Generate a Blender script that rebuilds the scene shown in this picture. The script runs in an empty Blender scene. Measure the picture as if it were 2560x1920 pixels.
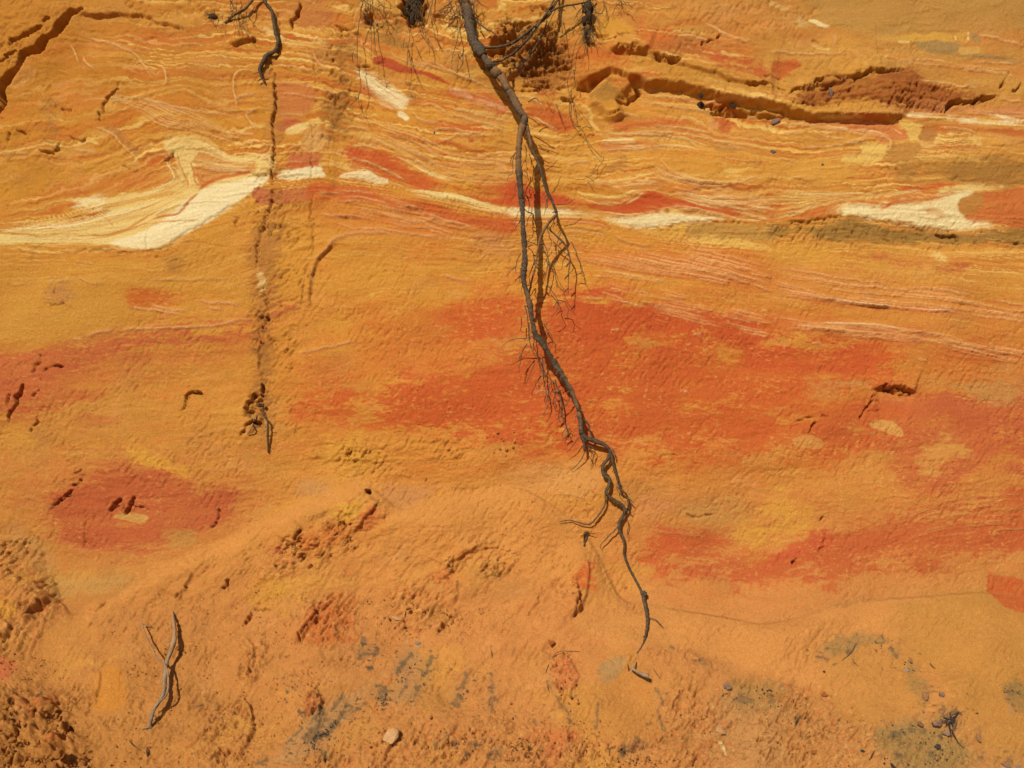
import bpy, math, random
import numpy as np
from mathutils import Vector, Matrix

scene = bpy.context.scene
C = scene.collection

# ------------------------------------------------------------------ camera
CAM = np.array([0.0, -3.2, 1.5])
KU = 0.625                                   # tan of half the horizontal field of view
cam_data = bpy.data.cameras.new('camera')
cam = bpy.data.objects.new('camera', cam_data)
C.objects.link(cam)
cam.location = CAM
cam.rotation_euler = (math.radians(90), 0, 0)
cam_data.sensor_fit = 'HORIZONTAL'
cam_data.sensor_width = 36.0
cam_data.lens = 18.0 / KU
cam_data.clip_start = 0.05
cam_data.clip_end = 1000
scene.camera = cam

# ------------------------------------------------------------------ sky, sun, exposure
SUN_TRAVEL = Vector((0.50, 1.0, -1.0)).normalized()
to_sun = -SUN_TRAVEL
world = bpy.data.worlds.new('World')
scene.world = world
world.use_nodes = True
wn = world.node_tree.nodes
wl = world.node_tree.links
bg = wn['Background']
sky = wn.new('ShaderNodeTexSky')
sky.sky_type = 'NISHITA'
sky.sun_disc = False
sky.sun_elevation = math.asin(to_sun.z)
sky.sun_rotation = math.atan2(to_sun.x, to_sun.y)
wl.new(sky.outputs['Color'], bg.inputs['Color'])
bg.inputs['Strength'].default_value = 0.055
sun_data = bpy.data.lights.new('sun', 'SUN')
sun_data.energy = 4.2
sun_data.angle = math.radians(0.5)
sun_data.color = (1.0, 0.93, 0.82)
sun = bpy.data.objects.new('sun', sun_data)
C.objects.link(sun)
sun.location = (-3, -8, 8)
sun.rotation_euler = SUN_TRAVEL.to_track_quat('-Z', 'Y').to_euler()
scene.view_settings.view_transform = 'Standard'
scene.view_settings.look = 'None'
scene.view_settings.exposure = 0.23
scene.view_settings.gamma = 1.0
scene.view_settings.use_curve_mapping = False

# ------------------------------------------------------------------ small maths
rng = np.random.default_rng(7)
R = random.Random(11)
F = np.float32

_pt = np.random.default_rng(3)
_ANG = _pt.uniform(0, 2 * np.pi, (64, 65536 // 16)).astype(F)


def perlin(x, y, seed=0):
    xf = np.floor(x); yf = np.floor(y)
    fx = (x - xf).astype(F); fy = (y - yf).astype(F)
    xi = xf.astype(np.int32); yi = yf.astype(np.int32)
    tab = _ANG[seed % 64]
    gx = np.cos(tab); gy = np.sin(tab)

    def g(ix, iy, dx, dy):
        k = ((ix * 73856093) ^ (iy * 19349663) ^ (seed * 83492791)) & 4095
        return gx[k] * dx + gy[k] * dy
    sx = fx * fx * fx * (fx * (fx * 6 - 15) + 10)
    sy = fy * fy * fy * (fy * (fy * 6 - 15) + 10)
    a = g(xi, yi, fx, fy); b = g(xi + 1, yi, fx - 1, fy)
    c = g(xi, yi + 1, fx, fy - 1); d = g(xi + 1, yi + 1, fx - 1, fy - 1)
    ab = a + (b - a) * sx
    cd = c + (d - c) * sx
    return ((ab + (cd - ab) * sy) * 1.5).astype(F)


def fbm(x, y, octaves, seed, gain=0.5):
    s = np.zeros(np.broadcast(x, y).shape, F); a = 1.0; n = 0.0; f = 1.0
    for o in range(octaves):
        s += a * perlin(x * f + 13.7 * o, y * f - 9.1 * o, seed + o * 5)
        n += a; a *= gain; f *= 2.03
    return s / n


def sstep(x, a, b):
    t = np.clip((x - a) / (b - a), 0, 1)
    return t * t * (3 - 2 * t)


def lin(c):
    c = np.asarray(c, float) / 255.0
    return np.where(c <= 0.04045, c / 12.92, ((c + 0.055) / 1.055) ** 2.4).astype(F)


# image coordinates: points were read off as pixels of a 2560 x 1920 image; "g" points
# on a 2212 wide copy of it, "<column><row>" points on one of sixteen enlarged tiles of it
def pp(s):
    head, rest = s.split(':')
    pts = np.array([[float(q) for q in p.split(',')[:2]] for p in rest.split()])
    if head == 'g':
        return pts * (2560 / 2212.0)
    cx, cy = int(head[0]), int(head[1])
    return pts * (640 / 2212.0) + np.array([640.0 * cx, 480.0 * cy])


def crom(pts, step, closed=False):
    p = np.asarray(pts, float)
    n = len(p)
    if n == 2 and not closed:
        m = max(2, int(np.hypot(*(p[1] - p[0])[:2]) / step) + 1)
        return p[0] + (p[1] - p[0]) * np.linspace(0, 1, m)[:, None]
    if closed:
        q = np.vstack([p[-1], p, p[0], p[1]]); segs = n
    else:
        q = np.vstack([2 * p[0] - p[1], p, 2 * p[-1] - p[-2]]); segs = n - 1
    out = []
    for i in range(segs):
        a, b, c, d = q[i:i + 4]
        m = max(1, int(np.linalg.norm((c - b)[:2]) / step))
        t = (np.arange(m) / m)[:, None]
        out.append(0.5 * ((2 * b) + (c - a) * t + (2 * a - 5 * b + 4 * c - d) * t ** 2 + (3 * b - a - 3 * c + d) * t ** 3))
    if not closed:
        out.append(q[-2][None])
    return np.vstack(out)


# ------------------------------------------------------------------ the bank's overall profile
def prof_slope(z):
    """dy/dz of the bank: steep sandstone above, a sand apron at the angle of repose below"""
    z = np.asarray(z, float)
    return 0.24 + 1.0 * (1 - sstep(z, 0.42, 0.98))


_zz = np.linspace(-1.5, 6.0, 3001)
_yy = np.concatenate([[0], np.cumsum(prof_slope((_zz[1:] + _zz[:-1]) / 2) * np.diff(_zz))])
_yy -= np.interp(1.5, _zz, _yy)


def prof_y(z):
    return np.interp(z, _zz, _yy)


def ray_t(v):
    """depth at which the camera ray of image row v meets the profile"""
    kv = (np.asarray(v, float) - 960.0) / 1280.0 * KU
    lo = np.full(kv.shape, 0.8); hi = np.full(kv.shape, 6.0)
    for _ in range(48):
        mid = (lo + hi) / 2
        f = (CAM[1] + mid) - prof_y(CAM[2] - kv * mid)
        hi = np.where(f > 0, mid, hi); lo = np.where(f > 0, lo, mid)
    return (lo + hi) / 2


# ------------------------------------------------------------------ grid in image pixels
STEP = 2.4


def axis(lo, hi, mlo, mhi):
    core = np.arange(lo, hi + STEP, STEP)
    left = []; x = lo; s = STEP
    while x > mlo:
        s *= 1.11; x -= s; left.append(x)
    right = []; x = core[-1]; s = STEP
    while x < mhi:
        s *= 1.11; x += s; right.append(x)
    return np.array(left[::-1] + list(core) + right)


U = axis(-40, 2600, -1500, 4060)
V = axis(-40, 1950, -560, 2200)
NU, NV = len(U), len(V)
UU, VV = np.meshgrid(U.astype(F), V.astype(F))
COL = np.zeros((NV, NU, 3), F)
H = np.zeros((NV, NU), F)
# ------------------------------------------------------------------ sediment: beds, stains and relief
WU = fbm(UU / 90, VV / 60, 3, 1) * 16 + perlin(UU / 14, VV / 11, 8) * 3.0
WV = fbm(UU / 130, VV / 60, 3, 2) * 11 + perlin(UU / 16, VV / 11, 9) * 3.0
NZ1 = fbm(UU / 60, VV / 26, 4, 20)
NZ2 = fbm(UU / 17, VV / 9, 3, 23)
FU = perlin(UU / 34, VV / 34, 15) * 6.0 + perlin(UU / 15, VV / 15, 11) * 4.0 + perlin(UU / 6, VV / 6, 12) * 1.8
FV = perlin(UU / 34, VV / 34, 16) * 6.0 + perlin(UU / 15, VV / 15, 13) * 4.0 + perlin(UU / 6, VV / 6, 14) * 1.8


def blur(a, r):
    r = int(r)
    if r < 1:
        return a
    for _ in range(2):
        for ax in (0, 1):
            p = np.pad(a, [(r + 1, r) if k == ax else (0, 0) for k in (0, 1)], mode='edge')
            c = np.cumsum(p, axis=ax, dtype=np.float64)
            n = 2 * r + 1
            if ax == 0:
                a = ((c[n:] - c[:-n]) / n).astype(F)
            else:
                a = ((c[:, n:] - c[:, :-n]) / n).astype(F)
    return a


def window(pts, pad):
    x0, y0 = pts[:, :2].min(0) - pad; x1, y1 = pts[:, :2].max(0) + pad
    return (slice(max(0, np.searchsorted(V, y0)), max(0, np.searchsorted(V, y1))),
            slice(max(0, np.searchsorted(U, x0)), max(0, np.searchsorted(U, x1))))


NS = NL = NF = NM = None


def poly_mask(s, soft=6, brk=0.35, warp=1.0, smooth=True):
    """(window, mask) of a bed or stain outlined in image pixels; ragged edge from noise"""
    pts = pp(s) if isinstance(s, str) else s
    if smooth:
        pts = crom(pts, 14, True)
    w = window(pts, 60 + soft * 3)
    X = UU[w] + WU[w] * warp; Y = VV[w] + WV[w] * warp
    m = np.zeros(X.shape, bool)
    q = np.roll(pts, -1, 0)
    for (x1, y1), (x2, y2) in zip(pts, q):
        if y1 == y2:
            continue
        m ^= ((y1 > Y) != (y2 > Y)) & (X < (x2 - x1) * (Y - y1) / (y2 - y1) + x1)
    b = blur(m.astype(F), max(1, soft * (0.8 + (3.4 if brk >= .6 else 3.4 if soft >= 5 else 1.2) * brk) / STEP))
    if brk > .12:
        if brk >= .6:                  # stain that fingers out along the beds in fine streaks
            b = sstep(b * .97 + (NF[w] * .72 + NM[w] * .85) * (.7 + brk) * np.sqrt(np.clip(b, 0, 1)), .5 - .22, .5 + .22)
        else:
            k = np.clip(4 * b * (1 - b), 0, 1) * 1.25 + (brk > .5) * b * (brk - .35) * 1.6
            e = 0.32 if brk >= .4 else 0.30
            b = sstep(b + (NS[w] * .8 + NZ2[w] * .55 + NZ1[w] * .25) * brk * 1.9 * k, .5 - e, .5 + e)
    return w, b


def paint(s, col, soft=6, brk=0.35, a=1.0, warp=1.0):
    w, m = poly_mask(s, soft, brk, warp)
    if soft >= 5:
        m = m * np.clip(.95 + .45 * NL[w] + .28 * NS[w], .4, 1)
    else:
        m = m * np.clip(.97 + .30 * NS[w] + .22 * NZ1[w], .45, 1)
    m = (m * a)[..., None]
    COL[w] = COL[w] * (1 - m) + lin(col) * m


def seg_field(path, pad, warp=0.0):
    """distance to a path, side of it (+ = below / right of a path drawn left to right) and run along it"""
    w = window(path, pad + 3)
    X = UU[w]; Y = VV[w]
    D = np.full(X.shape, 1e6, F); S = np.zeros(X.shape, F); T = np.zeros(X.shape, F)
    if X.size == 0:
        return w, D, S, T
    xs = X[0]; ys = Y[:, 0]
    n = len(path) - 1
    for k in range(n):
        (x1, y1), (x2, y2) = path[k, :2], path[k + 1, :2]
        j0 = np.searchsorted(xs, min(x1, x2) - pad); j1 = np.searchsorted(xs, max(x1, x2) + pad)
        i0 = np.searchsorted(ys, min(y1, y2) - pad); i1 = np.searchsorted(ys, max(y1, y2) + pad)
        if j1 <= j0 or i1 <= i0:
            continue
        x = xs[j0:j1][None, :] - x1; y = ys[i0:i1][:, None] - y1
        dx, dy = x2 - x1, y2 - y1
        L2 = dx * dx + dy * dy + 1e-9
        t = np.clip((x * dx + y * dy) / L2, 0, 1)
        if warp:
            f = (slice(w[0].start + i0, w[0].start + i1), slice(w[1].start + j0, w[1].start + j1))
            d = np.hypot(x - t * dx + FU[f] * warp, y - t * dy + FV[f] * warp)
        else:
            d = np.hypot(x - t * dx, y - t * dy)
        sub = D[i0:i1, j0:j1]
        m = d < sub
        sub[m] = d[m]
        S[i0:i1, j0:j1][m] = (np.sign(dx * y - dy * x) + 0 * x)[m]
        T[i0:i1, j0:j1][m] = ((k + t) / n)[m]
    return w, D, S, T


_sj = [0]


def jitter(path, amp, scale=22.0):
    _sj[0] += 1
    k = np.arange(len(path)) * 8.0 / scale
    o = np.full(len(path), _sj[0] * 3.17)
    j = np.stack([fbm(k, o, 2, 31), fbm(k, o + 50, 2, 33)], 1) * amp
    p = path.copy(); p[:, :2] += j
    return p


def path_of(s, jit=2.5):
    return jitter(crom(pp(s) if isinstance(s, str) else s, 8), jit)


def taper(T, a=0.12):
    return sstep(T, -0.02, a) * sstep(1 - T, -0.02, a)


def stroke(s, w, col=None, a=1.0, soft=2.5, tap=0.15, jit=2.5, h=0.0):
    """a thin bed: w wide, of its own colour, standing h proud"""
    path = path_of(s, jit)
    win, D, S, T = seg_field(path, w + soft + 2)
    tt = taper(T, tap)
    m = sstep(w / 2 * tt + soft * 0.5 - D, 0, soft) * np.minimum(1, tt * 3)
    if col is not None:
        k = (m * a)[..., None]
        COL[win] = COL[win] * (1 - k) + lin(col) * k
    if h:
        H[win] += h * m


def ridge(s, w=3.0, h=0.004, col=None, a=0.8, jit=3.0, tap=0.2, dark=.45, dcol=(182, 98, 40)):
    """a hard lamina: weathered proud, slow slope above, sharp drop and iron-stained seam below"""
    path = path_of(s, jit)
    w = w * .72 + .2
    win, D, S, T = seg_field(path, w * 6 + 2, .22)
    tt = taper(T, tap)
    up = np.exp(-(D / (w * 2.6)) ** 2); dn = np.exp(-(D / (w * 0.6)) ** 2)
    H[win] += h * 1.15 * tt * np.where(S < 0, up, dn)
    if dark:
        k = (np.exp(-((D * S - w * 1.5) / (w * .9)) ** 2) * tt * dark * (0.8 + NZ2[win]))[..., None].clip(0, 1)
        COL[win] = COL[win] * (1 - k) + lin(dcol) * k
    if col is not None:
        k = (sstep(w * 0.9 - D, -1.3, 1.0) * tt * a * (0.92 + .6 * NZ2[win]))[..., None].clip(0, 1)
        COL[win] = COL[win] * (1 - k) + lin(col) * k


def crag(path, amp, seed):
    """knock a smooth course about into short angular runs"""
    r = np.random.default_rng(seed)
    p = path[:, :2].copy()
    n = len(p)
    if n > 2:
        p[1:-1] += r.normal(0, 1, (n - 2, 2)) * amp
    return p


def groove(s, w, h, jit=2.5, tap=0.2, rag=0.5):
    path = crom(pp(s), max(7.0, w * .9))
    _sj[0] += 1
    path = crag(path, 1.5 + .16 * w, _sj[0])
    n = len(path)
    r = np.random.default_rng(_sj[0] + 77)
    ww = np.clip(r.normal(.9, .30 if n > 14 else .42, n + 1), .15, 1.6)
    L = float(np.hypot(*np.diff(path, axis=0).T).sum()) if n > 1 else 1.0
    h *= min(1.0, .30 + L / 90); w *= .78 * min(1.0, .60 + L / 130)
    win, D, S, T = seg_field(path, w * 1.6 + 6, .16)
    vary = np.interp(T, np.linspace(0, 1, n + 1), ww).astype(F)
    tt = taper(T, tap) * vary + NZ2[win] * .25
    m = sstep(w / 2 * tt - D, -1.0, 1.6)
    H[win] -= h * .8 * m * np.clip(tt + .15, 0, 1.1)


def step(s, h, up=60, dn=25, under=0.4, jit=4.0, tap=0.15, flip=1):
    """a ledge: rock above the line stands h proud of the rock below it"""
    path = crom(pp(s), 12)
    _sj[0] += 1
    path = crag(path, 2.6, _sj[0])
    win, D, S, T = seg_field(path, max(up, dn) * 2.2, .35)
    tt = taper(T, tap)
    sd = D * np.where(S * flip < 0, -1, 1)
    rmp = 4.5 + 130 * h
    e = np.where(sd < 0, np.exp(-(D / up) ** 1.3), 0) + np.where(sd >= 0, (1 + under) * sstep(rmp - sd, 0, rmp) - under * np.exp(-np.maximum(sd - rmp, 0) / dn), 0)
    H[win] += h * tt * e


def family(top, bot, n, col=(232, 180, 120), w=2.6, h=0.004, a=0.7, brk=3, keep=0.75, seed=0, dark=.45, dcol=(182, 98, 40), flat=None):
    """a packet of cross-bed laminae between two traced ones"""
    r = random.Random(seed + n)
    A = crom(pp(top), 8); B = crom(pp(bot), 8)
    m = 120
    ia = np.linspace(0, 1, m)

    def res(P):
        d = np.concatenate([[0], np.cumsum(np.hypot(*np.diff(P, axis=0).T))])
        return np.stack([np.interp(ia * d[-1], d, P[:, k]) for k in (0, 1)], 1)
    A = res(A); B = res(B)
    for i in range(n):
        f = np.clip((i + r.uniform(-0.25, 0.25)) / max(1, n - 1), 0, 1)
        L = A * (1 - f) + B * f
        pos = r.uniform(0, 0.25)
        while pos < 0.93:
            ln = r.uniform(0.5, 1.5) / brk
            e = min(1.0, pos + ln)
            if r.random() < keep and e - pos > 0.05:
                seg = L[int(pos * (m - 1)):int(e * (m - 1)) + 1:4]
                if len(seg) >= 2:
                    seg = seg + np.array([0, r.uniform(-2.5, 2.5)])
                    if flat:
                        stroke(seg, w * r.uniform(.5, 1.6), r.choice(flat), a * r.uniform(.5, 1.1), 2.2, .35, 2.5)
                    else:
                        ridge(seg, w * r.uniform(0.6, 1.25), h * r.uniform(0.5, 1.4), col, a * r.uniform(0.6, 1.2), 2.2, 0.3, dark, dcol)
            pos = e + r.uniform(-0.02, 0.08)


# general dip of the beds: a bed number that grows downwards, following the traced bedding
BEDS = [pp(s) for s in (
    'g:-1500,-320 3600,-320',
    'g:-1500,110 -200,60 170,35 580,75 800,110 1000,150 1250,130 1500,150 1750,195 2212,210 3600,240',
    'g:-1500,480 -200,480 0,500 200,440 400,360 600,380 700,370 850,390 1000,430 1150,455 1400,470 1600,470 1900,450 2212,460 3600,470',
    'g:-1500,560 0,535 350,540 560,470 700,440 900,480 1100,500 1300,510 1500,540 1800,570 2212,600 3600,640',
    'g:-1500,745 0,745 300,710 550,690 660,640 1000,620 1300,600 1600,650 1900,700 2212,760 3600,830',
    'g:-1500,1000 0,1000 400,985 800,955 1200,930 1700,940 2212,930 3600,930',
    'g:-1500,1300 0,1290 400,1250 800,1230 1200,1230 1700,1270 2212,1180 3600,1130',
    'g:-1500,2100 3600,2100')]
BED = np.zeros_like(H)
_cv = [np.interp(U, b[:, 0], b[:, 1]) for b in BEDS]
for k in range(len(_cv) - 1):
    BED += np.clip((VV - _cv[k]) / (_cv[k + 1] - _cv[k]), 0, 1)
BED = BED * 260 + WV * 0.9
NS = (fbm(UU / 60, BED / 5, 3, 25) * .6 + fbm(UU / 150, BED / 14, 3, 27) * .8)
NF = fbm(UU / 38, BED / 4.5, 4, 17) * .75 + fbm(UU / 13, VV / 6, 3, 18) * .45 + NS * .35
NM = fbm(UU / 150 + VV / 300, VV / 55, 4, 19)
NL = fbm(UU / 240, BED / 40, 3, 29)
# ground colour of the deposit, patch by patch
BASE = np.array([
    [(192, 126, 48), (197, 130, 53), (197, 134, 60), (190, 134, 66)],
    [(198, 132, 46), (209, 143, 54), (210, 144, 57), (201, 141, 62)],
    [(205, 142, 54), (212, 144, 53), (213, 144, 54), (208, 143, 60)],
    [(199, 135, 56), (210, 138, 54), (208, 130, 53), (204, 130, 56)],
    [(200, 133, 60), (211, 141, 62), (210, 136, 62), (206, 138, 64)],
    [(196, 128, 64), (206, 134, 70), (208, 134, 70), (204, 134, 72)],
    [(194, 128, 62), (202, 132, 68), (204, 134, 70), (196, 134, 72)]], float)
_bx = np.array([320, 960, 1600, 2240.]); _by = np.array([0, 300, 720, 900, 1220, 1560, 1800.])
for c in range(3):
    L = lin(BASE)[:, :, c]
    rows = np.stack([np.interp(U, _bx, L[i]) for i in range(len(_by))])
    fi = np.interp(V, _by, np.arange(len(_by)))
    i0 = np.clip(fi.astype(int), 0, len(_by) - 2); f = (fi - i0)[:, None]
    COL[..., c] = rows[i0] * (1 - f) + rows[i0 + 1] * f
ROUGH = np.zeros_like(H)          # how crumbly the surface is
_rv = np.interp(V, [-100, 150, 420, 560, 900, 1200, 1500, 1900], [.55, .42, .28, .28, .42, .45, .36, .42])
ROUGH += _rv[:, None].astype(F)
# broad blotches and fine bedding colour, along the beds
b1 = fbm(UU / 330, BED / 70, 4, 40); b2 = fbm(UU / 420, BED / 16, 3, 44); b3 = fbm(UU / 110, BED / 26, 4, 47)
up = sstep(VV, 1420, 1150)[..., None]


def tint(m, col, a):
    k = np.clip(m * a, 0, 1)[..., None]
    COL[:] = COL * (1 - k) + lin(col) * k


tint(sstep(b1 + b3 * .5, .10, .5), (207, 118, 54), .38 * up[..., 0])
tint(sstep(-b1 + b2 * .4, .12, .5), (214, 154, 64), .50)
tint(sstep(b2, .15, .5), (200, 110, 50), .35 * up[..., 0])
tint(sstep(-b2 + b3 * .3, .2, .55), (218, 158, 84), .25 * up[..., 0])
tint(sstep(fbm(UU / 190, VV / 120, 4, 52), .12, .5), (178, 120, 62), .4)
tint(sstep(fbm(UU / 120, VV / 80, 4, 55), .15, .5), (214, 148, 84), .35)
FOLD = BED + 26 * fbm(UU / 300, VV / 150, 2, 59) + 5 * perlin(UU / 70, VV / 50, 61)
fine = sstep(VV, 900, 560) * (0.45 + sstep(fbm(UU / 300, VV / 160, 3, 58), -.25, .25)) * sstep(UU + VV, 50, 700) * (1 - .85 * sstep(UU - VV * 1.5, 1500, 1750) * sstep(VV, 330, 240))
la = perlin(UU / 520, FOLD / 5.6, 56) + .55 * perlin(UU / 260, FOLD / 2.9, 57) + .25 * NZ2
tint(sstep(la, .30, .52) * fine, (234, 190, 108), .68)
tint(sstep(-la, .20, .55) * fine, (186, 96, 40), .58)
lb = perlin(UU / 700, FOLD / 14, 64)
tint(sstep(lb, .15, .5) * fine, (224, 164, 74), .45)
tint(sstep(-lb, .2, .55) * fine, (198, 104, 46), .40)
COL *= (1 + 0.10 * NZ1 + 0.05 * NZ2)[..., None]
RED = (196, 86, 43); RED2 = (206, 110, 52); ROSE = (189, 99, 60); ROSE2 = (198, 114, 62)
CREAM = (238, 216, 164); PALE = (226, 182, 98); YEL = (212, 148, 60); YEL2 = (209, 146, 54)
TAN = (174, 126, 66); GREY = (150, 112, 60); SAND = (212, 146, 76); SAND2 = (204, 142, 78); DIRT = (160, 106, 48)
INK = (74, 62, 52)

# --- upper left
paint('00:900,1560 1200,1500 1450,1440 1460,1560 1300,1600 1000,1640', (200, 108, 50), 14, .3, .8)
paint('g:0,560 0,440 200,400 330,410 150,440 140,465 60,480', (192, 122, 46), 20, .3, .6)
paint('00:340,930 480,880 530,960 500,1200 400,1230 330,1050', (150, 108, 62), 9, .6, .75)
paint('00:850,1070 950,1080 1050,1160 1200,1300 1180,1350 1000,1190 870,1110', (176, 112, 62), 5, .3, .7)
paint('00:1660,520 1760,500 1870,560 1760,640 1690,620', (204, 142, 72), 8, .3, .6)
paint('00:500,1260 650,1250 800,1240 830,1280 800,1300 480,1310', (212, 150, 72), 4, .3, .8)
paint('00:-300,1330 0,1330 250,1330 300,1360 0,1400 -300,1400', (214, 152, 70), 5, .3, .7)
# the cream fold and wedge
paint('g:-900,515 -60,508 0,505 60,492 150,478 235,462 240,450 180,445 150,432 230,425 310,412 365,400 380,385 383,355 365,330 352,312 365,297 400,290 440,297 470,318 510,333 592,338 592,378 560,392 520,430 450,480 400,511 345,540 300,537 250,533 180,529 110,529 60,531 0,533 -60,533 -900,540', (229, 192, 116), 5, .24, 1, .45)
paint('g:585,380 530,386 460,398 430,412 395,440 350,480 300,505 240,520 240,530 300,538 345,538 400,511 450,481 520,431 575,396', (226, 184, 108), 12, .4, .6)
paint('g:585,380 530,386 460,398 430,412 395,440 350,480 300,505 240,520 240,530 300,538 345,538 400,511 450,481 520,431 575,396', CREAM, 4, .24, 1, .4)
paint('g:150,434 235,428 243,448 170,448', CREAM, 5, .5, .7, .6)
paint('g:0,506 120,500 240,498 240,527 110,527 0,532', (228, 196, 122), 3, .3, .9, .4)
paint('00:1700,1300 1850,1340 2000,1385 2212,1400 2212,1480 2080,1470 1850,1440 1700,1420 1660,1390', (205, 138, 66), 3, .2, .9, .5)
paint('00:1670,1430 1800,1450 2000,1480 1900,1520 1790,1570 1730,1620 1690,1560', (208, 132, 64), 3, .2, .9, .5)
for s, w, c in (('01:-200,365 0,370 200,380 370,385 550,375 850,380 1020,350 1150,290 1300,190 1400,155 1500,148', 6, (196, 126, 48)),
                ('01:830,130 1000,100 1200,50 1420,15 1600,-10', 11, (204, 142, 56)),
                ('01:-200,325 0,320 300,310 600,270 780,230 830,180 830,120', 4, (198, 132, 58)),
                ('01:1040,360 1200,290 1500,262 1760,258', 4, (206, 140, 72)),
                ('01:850,200 930,240 980,300', 4, (208, 148, 80)),
                ('01:1300,240 1400,215 1550,185 1640,70 1720,0', 7, (192, 112, 48)),
                ('00:1700,1645 1800,1565 1950,1515 2080,1500 2212,1480', 9, (196, 98, 44)),
                ('00:1640,1380 1660,1450 1680,1560 1735,1610', 4, (196, 112, 46)),
                ('00:1530,1310 1545,1420 1590,1500 1620,1580 1600,1640', 4, (204, 130, 56)),
                ('00:1700,1470 1720,1540 1790,1580', 3, (196, 112, 46)),
                ('00:1480,1250 1600,1190 1750,1200 1850,1270', 5, (214, 158, 80))):
    stroke(s, w, c, .85, 2.5)
for s in ('00:1590,1400 1700,1372 1900,1420 2050,1445 2212,1445', '00:1640,1440 1800,1430 2000,1465 2100,1480',
          '00:1540,1330 1600,1270 1750,1270 1900,1330 2050,1390', '00:1500,1440 1550,1520 1590,1590'):
    ridge(s, 2.5, .003, (232, 196, 122), .7)
# --- fault block, tile 1
paint('10:490,380 640,370 660,560 600,640 520,540', (184, 126, 64), 7, .4, .8)
paint('10:170,730 400,740 520,780 540,900 430,1000 180,1010', (198, 118, 62), 8, .3, .9)
paint('10:180,1020 430,1030 400,1080 250,1160 180,1160', ROSE, 5, .3, .95)
paint('10:240,1170 330,1090 450,1070 470,1110 380,1170', (228, 190, 116), 3, .25, 1, .5)
paint('10:480,1120 600,1130 620,1260 470,1290 400,1230', (212, 160, 92), 6, .4, .8)
paint('10:270,1330 400,1335 580,1350 560,1410 270,1425', ROSE, 5, .3, .9)
paint('10:260,1435 550,1412 560,1440 300,1500', RED, 4, .3, .9)
paint('10:170,1550 220,1500 400,1470 560,1445 612,1500 600,1530 450,1550 300,1572', CREAM, 3, .2, 1, .5)
paint('10:300,0 640,20 700,180 560,230 400,200 310,280', (190, 116, 64), 10, .4, .7)
paint('10:600,150 850,120 900,260 700,220', (204, 116, 46), 10, .4, .7)
paint('10:0,240 150,300 180,340 260,330 200,280 60,220', (226, 186, 116), 4, .4, .8)
paint('10:220,350 500,330 620,350 480,380 300,400', (222, 172, 96), 5, .4, .8)
paint('10:360,420 500,480 520,560 440,520', (220, 166, 90), 5, .4, .7)
paint('10:680,400 850,330 880,480 860,560 830,650 800,950 790,1150 650,1170 560,1060 640,900 690,700', DIRT, 10, .5, .85)
paint('10:850,130 1000,160 1280,190 1330,330 1280,430 1100,350 960,240', (160, 112, 50), 10, .5, .8)
paint('10:1640,420 1830,520 1860,640 1700,640 1600,520', (178, 128, 66), 9, .5, .7)
paint('10:1270,760 1400,740 1440,880 1400,930 1310,850', (160, 112, 56), 7, .5, .8)
paint('10:1700,640 1900,600 2050,660 2080,740 1800,740', (176, 120, 52), 8, .5, .7)
# lens, beak, and the red tongues
paint('10:850,640 900,600 960,630 1100,710 1250,820 1330,860 1330,900 1250,950 1100,860 980,760 900,690', (226, 180, 100), 9, .4, .7)
paint('10:850,640 900,600 960,630 1100,710 1250,820 1330,860 1330,900 1250,950 1100,860 980,760 900,690', CREAM, 5, .4, .95, .5)
paint('10:880,690 960,760 1080,850 1250,950 1330,1000 1200,960 1000,860 880,780', ROSE2, 5, .4, .9)
paint('10:1000,520 1050,480 1140,510 1250,570 1400,620 1550,655 1700,745 1450,665 1250,645 1120,590 1010,560', (182, 78, 44), 3, .25, 1, .6)
stroke('10:1060,890 1130,920 1190,945', 7, (228, 176, 120), .9)
stroke('10:1225,975 1290,1020 1320,1050', 14, CREAM, .9)
stroke('10:1660,785 1780,810 1850,850 1890,868', 14, CREAM, .95)
stroke('10:1880,872 2000,890 2100,930 2170,955', 12, CREAM, .95)
paint('10:1560,780 1700,755 1900,800 2150,880 2212,990 2050,960 1850,890 1650,830', (196, 96, 46), 6, .4, .8)
paint('10:1420,1060 1600,1080 1850,1080 2000,1120 1900,1150 1600,1130 1470,1120', (200, 98, 42), 5, .4, .9)
paint('10:740,1300 850,1265 1000,1280 1150,1330 1300,1410 1450,1500 1600,1590 1900,1610 2300,1560 2300,1659 1400,1659 1300,1560 1100,1545 950,1450 800,1450 850,1390 740,1350', RED, 8, .3, .95)
paint('10:850,1330 1000,1340 1150,1400 1100,1420 950,1370', (214, 134, 60), 6, .5, .6)
paint('10:700,1520 800,1480 950,1478 1050,1530 1150,1560 1150,1592 1050,1590 900,1542', CREAM, 4, .25, 1, .6)
paint('11:-20,-20 160,-10 480,-10 480,90 160,110 0,80', (190, 104, 66), 4, .3, .9)
paint('11:490,-60 900,-40 1100,30 1300,60 1500,90 1700,160 1900,210 2240,225 2240,345 1900,312 1500,230 1200,150 900,85 490,100', RED, 6, .25, 1)
paint('11:490,100 900,150 1300,210 1700,320 1850,400 1200,350 700,370 500,300', (206, 112, 44), 10, .4, .8)
paint('11:1080,-10 1300,20 1600,100 1900,160 2212,222 2212,185 1900,120 1600,50 1330,-20', (210, 148, 58), 5, .3, .9)
paint('11:1650,-40 1900,30 2212,60 2212,140 1950,80 1750,30', RED, 5, .3, .95)
stroke('11:1330,0 1600,30 1750,60 1950,110 2230,172', 13, (232, 204, 130), 1, 3, .1)
paint('11:500,560 580,480 700,400 640,400 540,460', (200, 100, 48), 7, .4, .8)
paint('11:530,620 600,600 660,650 560,730', (200, 96, 46), 8, .5, .8)
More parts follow.
